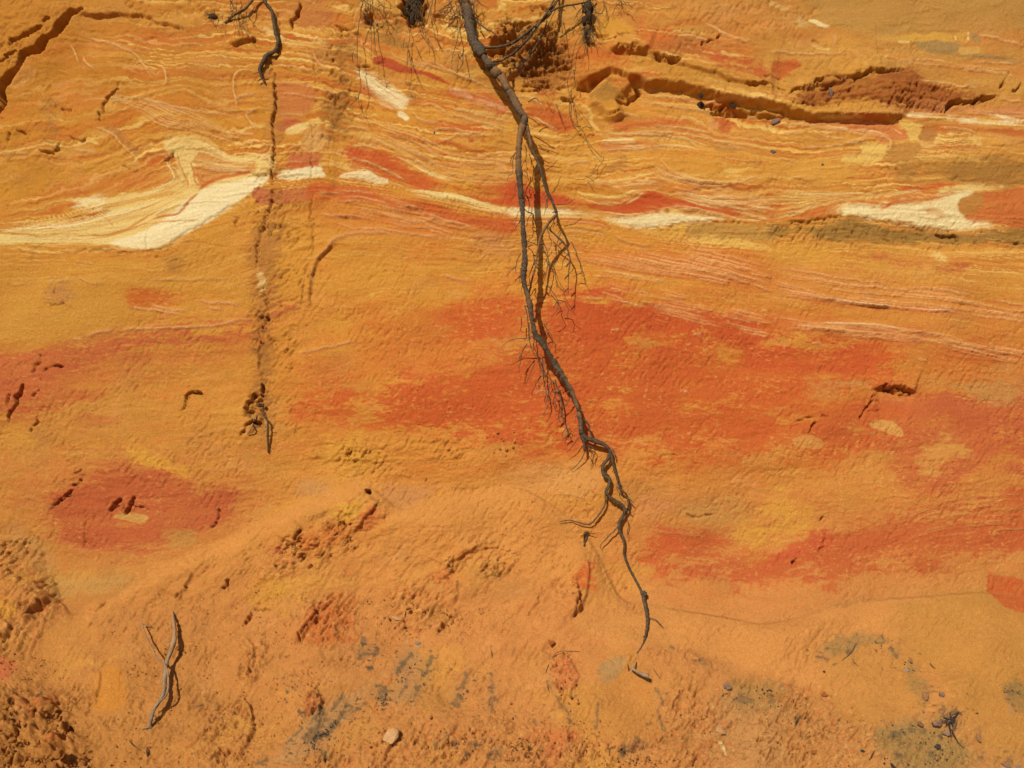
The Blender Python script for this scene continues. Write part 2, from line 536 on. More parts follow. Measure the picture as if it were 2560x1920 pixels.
paint('11:400,820 520,900 560,960 430,1060 320,1000', (196, 112, 62), 10, .5, .7)
paint('11:640,440 900,400 1300,400 1500,470 1300,560 800,640 650,560', YEL, 14, .5, .7)
paint('11:370,1080 800,1100 850,1200 800,1290 620,1350 340,1400 330,1200', YEL, 16, .5, .7)
paint('11:1100,520 1380,440 1560,480 1740,560 1720,660 1950,720 2212,700 2212,765 1900,745 1600,705 1400,725 1100,700 1300,640', (205, 106, 42), 14, .7, .85)
paint('11:1450,1020 1600,1000 1680,940 1800,900 2260,890 2260,1240 1900,1200 1600,1170 1450,1100', RED, 8, .4, .95)
paint('11:850,1040 1050,1020 1260,1060 1160,1150 1000,1190 870,1130', (202, 100, 44), 12, .6, .85)
paint('11:900,920 1250,960 1250,1000 900,980', (204, 106, 48), 9, .6, .7)
paint('11:1250,800 1580,765 1595,830 1300,842', (190, 140, 88), 8, .4, .7)
paint('11:1780,425 1860,420 1890,480 1830,490', (150, 100, 48), 5, .3, .8)
paint('11:1870,370 2230,365 2230,520 1950,515', (196, 136, 84), 8, .5, .8)
paint('11:1900,1350 2230,1300 2230,1560 2050,1540', (212, 150, 84), 12, .5, .8)
# --- centre right, tile 2
paint('20:690,230 850,185 980,225 1055,310 960,345 760,335', (206, 144, 54), 5, .3, .9)
paint('20:820,145 1000,160 1180,190 1120,240 1080,290 1000,210', (198, 104, 50), 6, .4, .8)
paint('20:1080,280 1390,330 1400,470 1090,480', (202, 98, 42), 6, .5, .9)
paint('20:540,420 700,440 900,520 1000,600 1080,660 900,620 700,600 560,640', (198, 104, 44), 10, .5, .8)
paint('20:1450,480 1700,478 2000,560 2300,620 2300,700 1900,650 1600,560', (190, 92, 46), 9, .45, .9)
paint('20:1250,400 1500,380 1700,460 1500,540 1200,540 1100,500', (176, 104, 48), 9, .5, .8)
paint('20:1000,510 1300,560 1700,680 2212,790 2212,830 1800,790 1400,700 1100,610', (190, 132, 52), 8, .3, .8)
paint('20:200,260 420,240 520,420 540,600 420,760 120,740 40,600 150,420', (168, 104, 44), 12, .5, .9)
paint('20:330,90 560,80 600,200 480,330 360,260', (196, 138, 64), 9, .5, .8)
paint('20:700,780 860,700 950,800 900,900 740,930 690,860', (160, 112, 50), 6, .4, .9)
stroke('20:590,870 680,950 690,1050 770,1130', 8, (228, 180, 100), .8)
stroke('20:355,870 430,872 500,876', 9, (226, 180, 96), .8)
paint('20:130,900 300,890 480,990 590,1100 540,1170 400,1125 250,1060 130,1010', (192, 92, 42), 7, .4, .9)
paint('20:180,790 300,760 400,800 300,850 150,830', (196, 104, 54), 7, .4, .8)
paint('20:870,1055 1000,1000 1100,1025 1300,1040 1500,1055 1720,1125 1400,1105 1200,1095 1000,1135 870,1130', (202, 108, 52), 5, .35, .9)
paint('20:1750,1010 1900,1030 1945,1080 1850,1145 1790,1140', (192, 96, 48), 5, .3, .9)
paint('20:1710,1050 1770,1030 1790,1110 1760,1140', (216, 150, 92), 4, .5, .8)
paint('20:750,1228 1100,1238 1370,1240 1100,1285 760,1292', (206, 126, 66), 4, .3, .9)
stroke('20:780,1203 900,1198 1075,1206', 8, (234, 204, 140), 1)
paint('20:1330,1430 1560,1300 1760,1400 1980,1500 2212,1530 2212,1600 1900,1590 1600,1560 1420,1500', (208, 146, 60), 10, .4, .8)
paint('20:1810,1505 1900,1468 2065,1470 1950,1512', (226, 180, 92), 3, .3, .9)
paint('20:1715,1258 1850,1270 1995,1310 1900,1335 1760,1300', (182, 126, 58), 4, .3, .9)
paint('20:780,1450 860,1380 1010,1330 960,1420 850,1480', (168, 114, 54), 6, .5, .8)
paint('20:1370,1240 1500,1290 1560,1340 1480,1350', (184, 128, 64), 5, .4, .8)
paint('20:330,1310 700,1290 760,1420 600,1600 200,1640 330,1450', (212, 148, 62), 14, .4, .7)
# the red and cream beds behind the root
paint('21:-40,-20 280,-20 520,60 640,100 800,90 950,95 1100,30 1200,-10 1300,20 1500,80 1800,140 2000,188 2130,232 1700,182 1350,142 1150,200 1050,207 850,182 600,142 300,122 -40,140', RED, 5, .2, 1)
paint('21:-40,140 300,138 500,160 700,185 900,210 1050,214 1200,188 1300,172 1500,178 1700,200 1920,242 1780,252 1500,266 1350,286 1200,302 1050,291 900,252 800,216 600,202 -40,207', (226, 178, 92), 14, .3, .7)
paint('21:-40,140 300,138 500,160 700,185 900,210 1050,214 1200,188 1300,172 1500,178 1700,200 1920,242 1780,252 1500,266 1350,286 1200,302 1050,291 900,252 800,216 600,202 -40,207', (238, 215, 160), 5, .28, 1, .4)
stroke('21:-40,235 300,228 600,240 760,262 870,305', 13, (204, 108, 44), .9)
stroke('21:-40,215 300,212 600,216 780,240', 7, (226, 174, 88), .8)
paint('21:-40,290 60,300 70,340 -40,350', (200, 90, 44), 5, .3, .8)
stroke('21:550,0 700,35 900,42 1080,-10', 7, (232, 188, 104), .9)
stroke('21:620,70 780,95 960,90', 4, (226, 170, 90), .8)
paint('21:700,80 900,90 1000,110 860,150 720,130', (186, 110, 48), 6, .4, .6)
paint('21:1080,300 1300,318 1500,272 1450,390 1300,392 1150,362', (216, 162, 72), 4, .3, .9)
paint('21:1500,372 1900,390 2240,470 2240,500 1900,462 1500,402', (228, 182, 92), 4, .3, .9)
paint('21:1480,290 1700,280 2240,325 2240,430 1900,402 1820,435 1750,372 1500,362', (184, 138, 68), 5, .45, .9)
paint('21:750,420 950,420 1100,490 1300,510 1250,540 1000,520', (206, 144, 62), 6, .4, .7)
paint('21:600,480 1000,510 1500,500 2240,640 2240,900 1860,790 1400,725 900,655 300,570', (206, 112, 48), 10, .45, .75)
paint('21:600,650 1000,700 1400,800 1800,860 2240,900 2240,960 1800,900 1300,880 900,800 650,720', (213, 148, 54), 10, .5, .85)
paint('21:120,580 400,600 800,660 700,800 300,800 120,760', (213, 146, 54), 12, .5, .7)
# --- right, tile 3
paint('30:500,-300 3600,-300 3600,250 2212,260 1600,290 900,300 560,260 480,130', (186, 137, 68), 10, .3, .85)
paint('30:1250,368 1400,350 1660,380 1600,462 1400,450', (166, 130, 76), 4, .2, .95, .5)
stroke('30:1600,470 1900,492 2212,532', 11, (172, 132, 76), .9)
paint('30:900,310 1600,300 1620,352 1140,362', (212, 158, 68), 4, .3, .85)
stroke('30:1120,362 1230,358', 6, (230, 190, 116), .9)
paint('30:1620,290 1740,265 1735,360 1690,372 1640,330', (206, 152, 68), 3, .2, .9, .5)
stroke('30:1618,300 1625,350', 5, (230, 194, 118), .9); stroke('30:1738,275 1732,355', 5, (230, 194, 118), .9)
paint('30:1655,405 1820,400 1830,455 1660,460', (212, 162, 84), 3, .2, .9, .5)
paint('30:1750,265 1810,290 1835,382 1750,345', (166, 132, 80), 3, .3, .9, .5)
paint('30:320,150 400,150 460,200 545,235 520,260 420,205', (234, 206, 146), 3, .5, 1)
paint('30:230,140 300,140 330,240 250,190', (206, 160, 96), 3, .6, .8)
stroke('30:370,395 440,425 540,440', 8, (226, 178, 100), .8)
stroke('30:540,270 575,330 560,430', 9, (208, 148, 84), .7)
stroke('30:0,50 90,65 180,95', 10, (224, 176, 102), .7)
paint('30:-20,560 150,540 255,590 150,685 -20,640', (190, 86, 42), 6, .35, .95)
paint('30:1350,715 1600,755 1800,785 1700,832 1400,792', (200, 116, 42), 9, .4, .9)
paint('30:200,860 600,680 1200,620 1500,740 1980,830 1560,900 1500,960 1100,920 800,900 300,925', (158, 90, 40), 8, .45, 1)
paint('30:1200,900 1600,890 2212,930 3000,930 3000,1010 2212,1010 1600,970 1200,940', (200, 128, 76), 6, .4, .8)
paint('30:1200,960 1500,985 1800,1022 2212,1068 2600,1090 2212,1090 1800,1062 1400,1020 1190,985', CREAM, 5, .3, 1, .6)
paint('30:1880,990 2000,995 2212,1035 2212,1052 2000,1030', CREAM, 4, .3, .9, .5)
paint('30:1780,1030 1950,1010 2030,1030 1980,1055 1850,1055', (214, 156, 62), 4, .3, .9)
paint('30:1850,1110 2050,1088 2150,1145 2300,1200 2300,1260 2050,1185 1850,1150', (192, 102, 50), 7, .35, .9)
paint('30:1480,1100 1850,1090 2050,1160 1900,1150', (196, 112, 60), 8, .5, .6)
paint('30:300,1010 700,1018 1000,1015 1150,1080 1250,1150 1200,1200 1040,1200 1015,1245 900,1232 1000,1190 800,1142 600,1112 330,1050', (206, 122, 66), 5, .3, .9)
paint('30:760,1260 1000,1232 1062,1215 1050,1290 1010,1350 1000,1380 850,1432 640,1420 660,1350 860,1350', (226, 182, 96), 4, .35, 1)
paint('30:1130,1030 1310,1080 1315,1260 1240,1185 1130,1080', (224, 178, 92), 4, .45, .95)
paint('30:1320,1100 1450,1108 1472,1180 1400,1240 1300,1212', (180, 120, 60), 3, .3, .95)
paint('30:1060,1225 1300,1240 1322,1340 1150,1402 1010,1400 1010,1330', (190, 132, 62), 4, .35, .9)
paint('30:1300,1250 1460,1200 1480,1120 1500,1230 1320,1290', (226, 176, 98), 3, .5, .8)
paint('30:1740,1180 1830,1185 1820,1275 1760,1240', (224, 178, 98), 4, .4, .8)
paint('30:1100,1430 1700,1400 2300,1440 2300,1610 1800,1600 1400,1525 1100,1535', (160, 114, 54), 7, .5, .85)
paint('30:-20,1360 200,1380 560,1380 880,1450 600,1560 200,1540 -20,1500', (214, 154, 66), 8, .5, .7)
paint('31:-20,120 250,100 600,62 1000,52 1300,-5 1600,-10 1300,62 1000,102 750,82 600,152 540,202 200,252 -20,252', (206, 116, 54), 5, .2, .95)
family('31:-100,10 400,10 700,20 1000,45', '31:-100,250 200,200 350,140 500,100 700,60', 9, (232, 190, 106), 3.4, .002, 1, 1.4, 1, 5, .25)
paint('31:555,202 620,140 750,100 900,108 1100,90 1300,60 1500,20 1640,-10 1870,-10 1760,25 1650,130 1700,200 1900,260 2015,292 1900,312 1700,322 1500,292 1450,282 1200,272 1000,242 800,222 650,202', (224, 176, 98), 14, .4, .7)
paint('31:555,202 620,140 750,100 900,108 1100,90 1300,60 1500,20 1640,-10 1870,-10 1760,25 1650,130 1700,200 1900,260 2015,292 1900,312 1700,322 1500,292 1450,282 1200,272 1000,242 800,222 650,202', (237, 213, 156), 5, .36, 1, .6)
paint('30:1400,1659 1700,1600 2100,1600 1900,1640 1650,1680', (226, 190, 116), 4, .4, .8)
paint('30:1130,1640 1300,1600 1620,1590 1500,1620 1250,1659', (200, 96, 44), 4, .3, .9)
stroke('31:1660,-10 1400,55 1250,75 1100,95 1000,135 950,160', 8, (200, 104, 46), .9)
stroke('31:555,200 620,130 750,85 900,95 1000,88', 6, (204, 112, 54), .8)
stroke('31:580,175 640,120 720,90', 5, (234, 204, 138), .8)
paint('31:1330,150 1540,180 1520,215 1380,200', (212, 156, 96), 4, .5, .7)
paint('31:1850,10 2400,-20 2400,325 2030,292 1900,242 1700,202 1870,60', (198, 108, 54), 5, .3, .95)
paint('31:1645,110 1750,35 1870,25 1855,130 1720,202', (184, 124, 58), 3, .4, .95)
paint('31:-20,305 300,318 650,238 850,238 1000,305 1300,318 1600,340 2400,325 2400,455 1900,432 1500,432 1000,442 600,422 300,372 -20,392', (152, 112, 54), 5, .45, .95)
paint('31:-20,430 400,440 700,600 300,640 -20,600', (214, 154, 62), 10, .4, .7)
paint('31:640,488 800,548 1000,540 1100,580 1250,600 1450,620 1600,690 1755,740 1700,782 1550,742 1400,652 1150,692 1100,602 900,572', (190, 98, 56), 5, .7, .9)
paint('31:1370,542 1480,488 1530,540 1605,612 1560,635 1450,592', (230, 188, 108), 4, .6, .95)
paint('31:1600,640 1700,620 1750,740 1650,760', (184, 92, 54), 6, .7, .9)
paint('31:630,710 870,690 1085,720 1050,752 850,755', (196, 96, 48), 5, .6, .9)
paint('31:-20,640 400,700 900,790 1400,860 2300,960 2300,1120 1700,1060 1200,1020 800,980 400,940 -20,900', (207, 138, 62), 12, .5, .5)
paint('31:400,900 750,960 1200,1010 1700,1030 1750,1060 1200,1050 700,985', (194, 98, 52), 5, .6, .85)
paint('31:-20,980 300,1060 600,1130 1300,1180 1700,1260 2300,1330 2300,1530 1700,1440 1100,1360 600,1290 -20,1210', (192, 98, 54), 10, .6, .85)
paint('31:100,1060 700,1060 1300,1110 1250,1130 700,1110 300,1110', (206, 144, 60), 8, .5, .6)
paint('31:850,1330 1150,1360 1050,1450 900,1480 800,1420', (212, 152, 66), 10, .6, .7)
paint('31:1550,1480 1720,1450 1760,1540 1600,1550', (212, 150, 70), 8, .6, .7)
paint('31:1500,1570 1900,1520 2400,1560 2400,1780 2212,1800 1900,1720 1500,1690 1000,1660', (188, 132, 74), 10, .5, .8)
paint('31:400,730 480,760 440,830 400,800', (200, 150, 90), 5, .5, .7)
paint('31:850,800 960,790 900,960 760,950', (196, 142, 78), 8, .5, .7)
paint('31:1560,1060 1720,1040 1740,1180 1580,1170', (186, 134, 72), 8, .5, .7)

# --- the great red bed, centre and right: a broad orange halo, then the red in it
for q in ('g:640,700 900,640 1150,600 1600,630 2000,740 2600,800 2600,1080 2100,1090 1700,1010 1300,1000 1000,980 700,960 560,930 640,860',
          'g:820,680 1150,620 1500,640 1900,760 2250,850 2250,1000 1800,950 1300,960 900,950'):
    paint(q, (207, 118, 52), 30, .62, .55)
paint('g:1330,1130 1700,1090 2000,1030 2600,1020 2600,1230 2100,1230 1800,1280 1450,1270', (206, 126, 64), 30, .5, .6)
paint('g:-100,760 200,740 620,660 700,700 500,760 260,820 100,880 -100,900', (198, 112, 56), 22, .45, .7)
paint('g:40,1060 200,980 460,1020 600,1080 480,1180 200,1220 60,1160', (198, 118, 60), 26, .45, .75)
paint('g:620,420 900,420 1200,500 1700,560 2212,690 2212,760 1700,680 1200,560 900,560 640,500', (206, 124, 56), 24, .5, .45)
paint('g:930,690 1000,640 1130,640 1200,650 1300,655 1500,665 1650,705 1750,730 1900,765 2000,790 1900,830 1700,850 1650,890 1750,930 1600,955 1500,960 1350,955 1250,945 1050,960 900,940 800,930 760,900 850,880 640,885 560,915 550,890 700,850 900,822 1100,800 1120,745 1000,725', (199, 93, 44), 14, .75, .95)
paint('g:1150,640 1500,670 1700,725 1900,780 1850,810 1500,760 1200,720', (194, 84, 43), 12, .75, .7)
paint('g:950,860 1120,830 1260,840 1300,940 1150,960 1000,930', (198, 90, 44), 14, .8, .75)
paint('21:850,1430 1000,1270 1130,1250 1220,1270 1180,1360 1000,1500 1200,1659 1050,1650 900,1500', (212, 142, 56), 10, .75, .85)
paint('21:1620,1330 1850,1290 2000,1400 2100,1450 1800,1480 1590,1420', (212, 144, 58), 9, .8, .85)
paint('22:1050,420 1300,380 1500,440 1450,500 1200,470', (212, 140, 58), 10, .8, .8)
paint('22:600,180 700,150 760,300 680,350', (212, 140, 56), 8, .7, .8)
paint('22:60,250 180,240 160,350 40,420', (210, 140, 56), 8, .7, .8)
paint('g:1960,870 1930,880 1880,832 1990,838 2400,842 2400,1030 2212,1020 2150,985 2050,1050 1950,1065 1900,985 1800,962 1700,935 1780,900', (194, 100, 56), 9, .7, .9)
paint('g:2010,850 2250,850 2250,960 2100,930', (188, 94, 54), 9, .6, .75)
paint('32:1400,520 1520,460 1650,480 1740,580 1640,660 1540,680 1500,780 1380,820 1250,760', (210, 148, 72), 8, .5, .85)
paint('32:650,640 800,560 1000,620 1050,740 900,860 700,760', (208, 144, 66), 10, .85, .8)
paint('32:-20,640 200,560 480,640 420,740 100,800 -20,780', (214, 150, 62), 10, .8, .85)
paint('32:1560,700 1900,660 2300,680 2300,800 1900,760 1600,800', (190, 98, 56), 7, .7, .8)
paint('32:1400,860 1500,820 1600,900 1500,960 1400,920', (188, 92, 54), 5, .5, .85)
paint('32:-20,930 300,1000 440,1140 370,1360 200,1400 -20,1390', (214, 154, 62), 14, .7, .8)
paint('32:200,920 700,900 1250,860 1400,960 1000,1000 500,1060', (210, 146, 66), 14, .7, .7)
for y in range(0, 6):
    paint('32:%d,%d %d,%d %d,%d %d,%d %d,%d' % (900 + 90 * y, 1080 + 62 * y, 1300, 960 + 88 * y, 2300, 850 + 95 * y, 2300, 890 + 98 * y, 1300, 1010 + 88 * y), (192, 94, 52), 6, .95, .85)
paint('g:1390,1165 1550,1150 1700,1195 1900,1125 2100,1080 2400,1090 2400,1190 2100,1205 1950,1245 1750,1262 1500,1255 1400,1205', (194, 96, 51), 12, .8, .95)
paint('32:380,1240 480,1220 560,1380 380,1440 100,1560 -20,1580 100,1440', (198, 88, 52), 6, .5, .85)
paint('22:1150,1300 1400,1280 1500,1350 1480,1450 1400,1640 1170,1600', (206, 100, 52), 9, .65, .9)
paint('22:1380,1180 1500,1060 1900,990 2100,1180 2000,1260 1700,1235', (198, 140, 72), 9, .5, .85)
paint('22:1900,1230 2230,1000 2230,1400 1950,1420', (214, 154, 62), 14, .7, .8)
paint('22:1150,520 1300,540 1240,780 1140,740', (202, 96, 44), 9, .6, .8)
paint('22:-20,720 400,690 700,700 790,900 400,970 -20,900', (212, 146, 78), 12, .4, .9)
paint('22:1000,980 1400,940 1350,1120 1150,1260 1040,1120', (212, 140, 80), 10, .5, .8)
paint('g:620,850 850,815 1120,800 1150,900 1100,945 900,935 700,900', (199, 93, 44), 12, .75, .8)
paint('g:1250,860 1600,850 1900,880 1950,960 1700,1000 1300,960', (200, 98, 46), 12, .85, .75)
# pockets of loose sand on the red bed
paint('32:870,340 1000,300 1090,312 1150,380 1185,450 1060,430', (214, 152, 80), 2, .15, 1, .4)
paint('32:205,480 330,450 440,460 490,510 460,562 340,552 230,542', (212, 146, 74), 2, .2, 1, .4)
paint('32:250,20 900,-10 930,60 600,80 330,70', (200, 142, 72), 8, .4, .8)
paint('32:1500,30 1800,60 1900,150 2060,180 2300,60 2300,-20 1500,-20', (190, 134, 70), 8, .5, .85)
# --- left, below the cream
paint('g:-900,545 0,545 350,550 520,490 540,680 300,705 0,740 -900,750', (205, 144, 58), 20, .35, .6)
paint('g:650,440 900,540 1100,560 1150,620 900,660 700,680 640,760 600,800 560,700', (211, 147, 58), 24, .45, .5)
paint('g:-900,755 0,750 150,736 330,706 540,694 640,642 625,680 500,722 330,742 250,772 180,800 100,832 60,885 -20,890 -900,900', (190, 98, 56), 10, .55, .9)
paint('01:1080,870 1250,850 1600,880 2000,900 2120,930 1700,932 1500,952 1250,962 1100,1012 1060,960', (196, 100, 42), 7, .4, .9)
paint('01:1010,1120 1300,1150 1500,1125 1350,1160 1050,1160', (200, 112, 56), 5, .4, .8)
paint('01:0,880 1000,860 1000,1180 500,1240 0,1330', (204, 146, 60), 22, .4, .7)
paint('01:440,800 640,830 620,960 420,950', (178, 122, 76), 9, .5, .7)
paint('01:1330,560 1650,590 1640,650 1350,640', (168, 112, 54), 7, .6, .7)
paint('01:290,400 350,400 360,540 280,600', (158, 112, 54), 5, .6, .8)
paint('02:-20,560 100,545 300,600 600,560 620,680 300,760 -20,700', (196, 120, 58), 12, .6, .7)
paint('02:0,350 200,400 260,560 0,560', YEL, 14, .5, .7)
paint('02:1100,560 1300,560 1500,700 1680,770 1650,820 1400,770 1150,650', (217, 156, 60), 7, .4, .9)
paint('02:130,70 500,70 1000,100 900,200 600,230 300,240 150,250', (192, 102, 54), 10, .6, .8)
paint('02:550,220 900,200 1000,320 700,400 520,340', (190, 112, 58), 12, .7, .7)
paint('g:90,1110 150,1060 200,1020 330,1008 430,1040 520,1065 480,1130 385,1150 375,1182 280,1192 200,1182 120,1152', (188, 94, 54), 11, .65, .95)
paint('02:950,1150 1100,1120 1285,1150 1210,1212 1100,1190', (202, 152, 78), 3, .2, 1, .5)
paint('02:1380,1230 1700,1270 1650,1420 1500,1450 1400,1380', (190, 138, 68), 12, .4, .8)
paint('02:1080,30 1500,30 1560,90 1100,90', (198, 106, 50), 9, .6, .8)
paint('02:1560,250 1850,260 1900,430 1600,400', (198, 112, 54), 14, .8, .6)
paint('02:-20,1230 350,1300 480,1600 300,1659 200,1400 -20,1340', (190, 136, 72), 12, .4, .8)
# --- middle, below the red
paint('12:400,500 700,470 1000,490 1300,430 1600,410 1830,450 1750,600 1500,640 1200,690 900,750 500,700 350,620', (214, 152, 60), 18, .6, .85)
paint('12:1200,540 1700,620 1700,720 1400,800 1100,780 1050,700', (206, 126, 54), 12, .7, .8)
paint('12:300,850 700,850 620,940 400,960', (194, 140, 84), 10, .3, .8)
paint('12:1060,880 1600,900 1500,1000 1200,1092 1080,1000', (202, 136, 78), 8, .3, .9)
paint('12:760,1000 940,905 985,1000 930,1130 780,1170 640,1130', (212, 154, 56), 6, .5, .92)
paint('12:930,1120 1050,1060 1130,1160 1000,1250 880,1260', (202, 108, 58), 7, .6, .85)
paint('12:380,1300 600,1220 900,1230 850,1330 600,1450 400,1430', (206, 118, 54), 10, .6, .8)
paint('12:130,1540 180,1430 260,1440 350,1510 270,1550 200,1510', (200, 104, 62), 6, .5, .85)
paint('12:420,1090 560,1060 640,1160 420,1190', (184, 130, 62), 7, .5, .8)
paint('12:1900,850 2230,800 2230,1500 1800,1600 1900,1100', (212, 146, 72), 20, .3, .6)
paint('22:520,1270 660,1260 640,1400 520,1340', (216, 152, 56), 6, .5, .8)

# dirt-streaked column down the old crack left of centre
paint('g:575,150 600,150 606,480 598,640 580,700 590,900 575,960 545,930 552,720 540,560 560,480 582,470', (176, 116, 56), 8, .5, .75)
paint('g:556,700 585,690 590,760 575,860 552,880', (160, 104, 52), 7, .5, .6)
paint('11:20,640 60,720 90,850 50,900 0,760', (226, 184, 116), 4, .5, .8)
# ------------------------------------------------------------------ relief: broad shape first
H += fbm(UU / 420, VV / 260, 2, 60) * 0.035 + fbm(UU / 120, VV / 70, 2, 63) * 0.006


TOP = 'g:-1600,1150 -300,1160 0,1162 70,1168 95,1215 125,1280 150,1330 200,1310 260,1285 400,1210 500,1160 600,1112 740,1050 795,1050 830,1075 870,1100 960,1072 1060,1050 1140,1062 1230,1120 1290,1200 1340,1290 1400,1308 1500,1325 1590,1340 1650,1352 1750,1330 1820,1308 1900,1296 2000,1290 2130,1280 2212,1290 2600,1300 3600,1320 3600,2100 -1600,2100'
_w, _m = poly_mask(TOP, 4, .12, .35)
SANDM = np.zeros_like(H); SANDM[_w] = _m


def rough(s, v, soft=14, brk=.4):
    w, m = poly_mask(s, soft, brk)
    ROUGH[w] = ROUGH[w] * (1 - m) + v * m


def bulge(s, h, soft=14, brk=.1):
    w, m = poly_mask(s, soft, brk)
    H[w] += h * m


# smooth, freshly fallen faces and sheets of loose sand
for s in ('00:560,330 900,200 1500,300 1900,420 1950,640 1900,900 1400,760 1000,720 500,760', 'g:0,440 380,400 560,390 400,540 0,535',
          '01:0,500 1300,560 1300,800 1000,1250 0,1320', '11:350,1090 800,1120 850,1250 640,1340 330,1390',
          '21:0,130 1800,180 1500,280 0,210', '30:500,0 2212,0 2212,290 700,290', '31:1500,500 2300,480 2300,900 1700,740'):
    rough(s, .12)
rough('10:680,330 880,330 860,560 780,1170 560,1150 640,700', 1.3)
rough('10:900,130 1300,160 1300,440 1050,330', 1.3)
rough('20:0,200 400,250 520,620 100,760 -60,600', 1.0)
rough('30:200,860 600,680 1200,620 1500,740 1980,830 1500,960 1100,920 300,920', 1.1)
rough('31:-20,305 650,238 1000,305 2212,330 2212,450 600,420 0,390', 1.2)
rough('00:-100,-100 1500,-100 1900,250 1400,200 700,120 400,330 -100,700', .95)
rough('g:560,150 640,150 660,900 540,900 545,500', .5)
rough('11:0,120 480,110 500,600 380,1100 300,1500 0,1500', .9)

for q in ('g:600,1200 680,1120 790,1060 835,1100 800,1160 700,1230 560,1260', '13:380,660 460,420 560,250 750,200 960,230 900,420 640,640', '13:1100,200 1350,100 1700,60 1740,300 1700,480 1400,500 1100,470',
          '12:1600,1659 1650,1500 1880,1330 2000,1400 2212,1450 2212,1659', '03:1650,1659 1800,1300 1950,1150 2190,1150 2200,1400 2080,1659', '13:400,1230 440,1040 540,1020 590,1180 500,1270', '03:2080,960 2130,560 2300,640 2300,960',
          '13:600,1680 850,1480 1500,1430 2212,1250 2212,1680', '23:-20,1390 350,1380 700,1460 1290,1420 1500,1680 -20,1680', '02:-60,1400 280,1390 390,1600 380,1659 -60,1659', '03:-60,0 390,0 600,340 380,560 250,600 -60,660',
          '03:620,1200 700,950 860,930 900,1000 760,1280', '12:400,520 1000,500 1800,450 1750,640 1300,800 900,740 400,700', '23:360,720 470,700 600,1000 560,1150 400,1140', '02:550,560 760,560 720,900 420,1110', '23:400,80 590,60 600,330 400,440', '33:-20,1000 450,1000 900,1400 900,1680 -20,1680', '23:1330,1050 1700,1050 1900,1680 1400,1680'):
    rough(q, 1.15, 12, .3)

# the general layered weathering of the upper beds
lam_amt = sstep(VV, 760, 500) * (0.5 + 0.5 * sstep(fbm(UU / 260, VV / 140, 3, 70), -.2, .25)) * (1 - .6 * sstep(ROUGH, .6, 1.1))


def saw(t):
    """slow rise, sharp drop: an eroded bed that ends in a small overhang"""
    f = t - np.floor(t)
    return f * sstep(1 - f, 0, .16)


def terrace(n, k, sharp=.22):
    q = n * k; b = np.floor(q)
    return (b + sstep(q - b, 0, sharp)) / k


tb = BED / 11.0 + 1.1 * fbm(UU / 230, BED / 60, 3, 71) + .10 * NZ2
tc = BED / 5.2 + 1.6 * fbm(UU / 180, BED / 50, 3, 72) + .15 * NZ2
ta = BED / 29.0 + 1.3 * fbm(UU / 260, BED / 90, 3, 76) + .08 * NZ2
on1 = sstep(fbm(UU / 120, BED / 9, 3, 77), -.05, .25); on2 = sstep(fbm(UU / 90, BED / 5, 3, 78), .0, .25); on3 = sstep(fbm(UU / 150, BED / 22, 3, 79), .0, .25)
H += lam_amt * (saw(tb) * on1 * .0046 + saw(tc) * on2 * .0024 + saw(ta) * on3 * .007)
sc = fbm(UU / 75, BED / 17, 4, 95)
H += (1 - SANDM) * (.06 + .80 * np.clip(ROUGH, 0, 1.2) ** 1.5) * terrace(sc, 9) * .012 * sstep(fbm(UU / 170, VV / 120, 2, 96), -.25, .2)
lam2 = sstep(VV, 700, 900) * sstep(VV, 1480, 1300)
H += lam2 * perlin(UU / 120, BED / 9 + UU / 900, 73) * 0.0022 * sstep(fbm(UU / 200, VV / 160, 2, 74), -.1, .3)

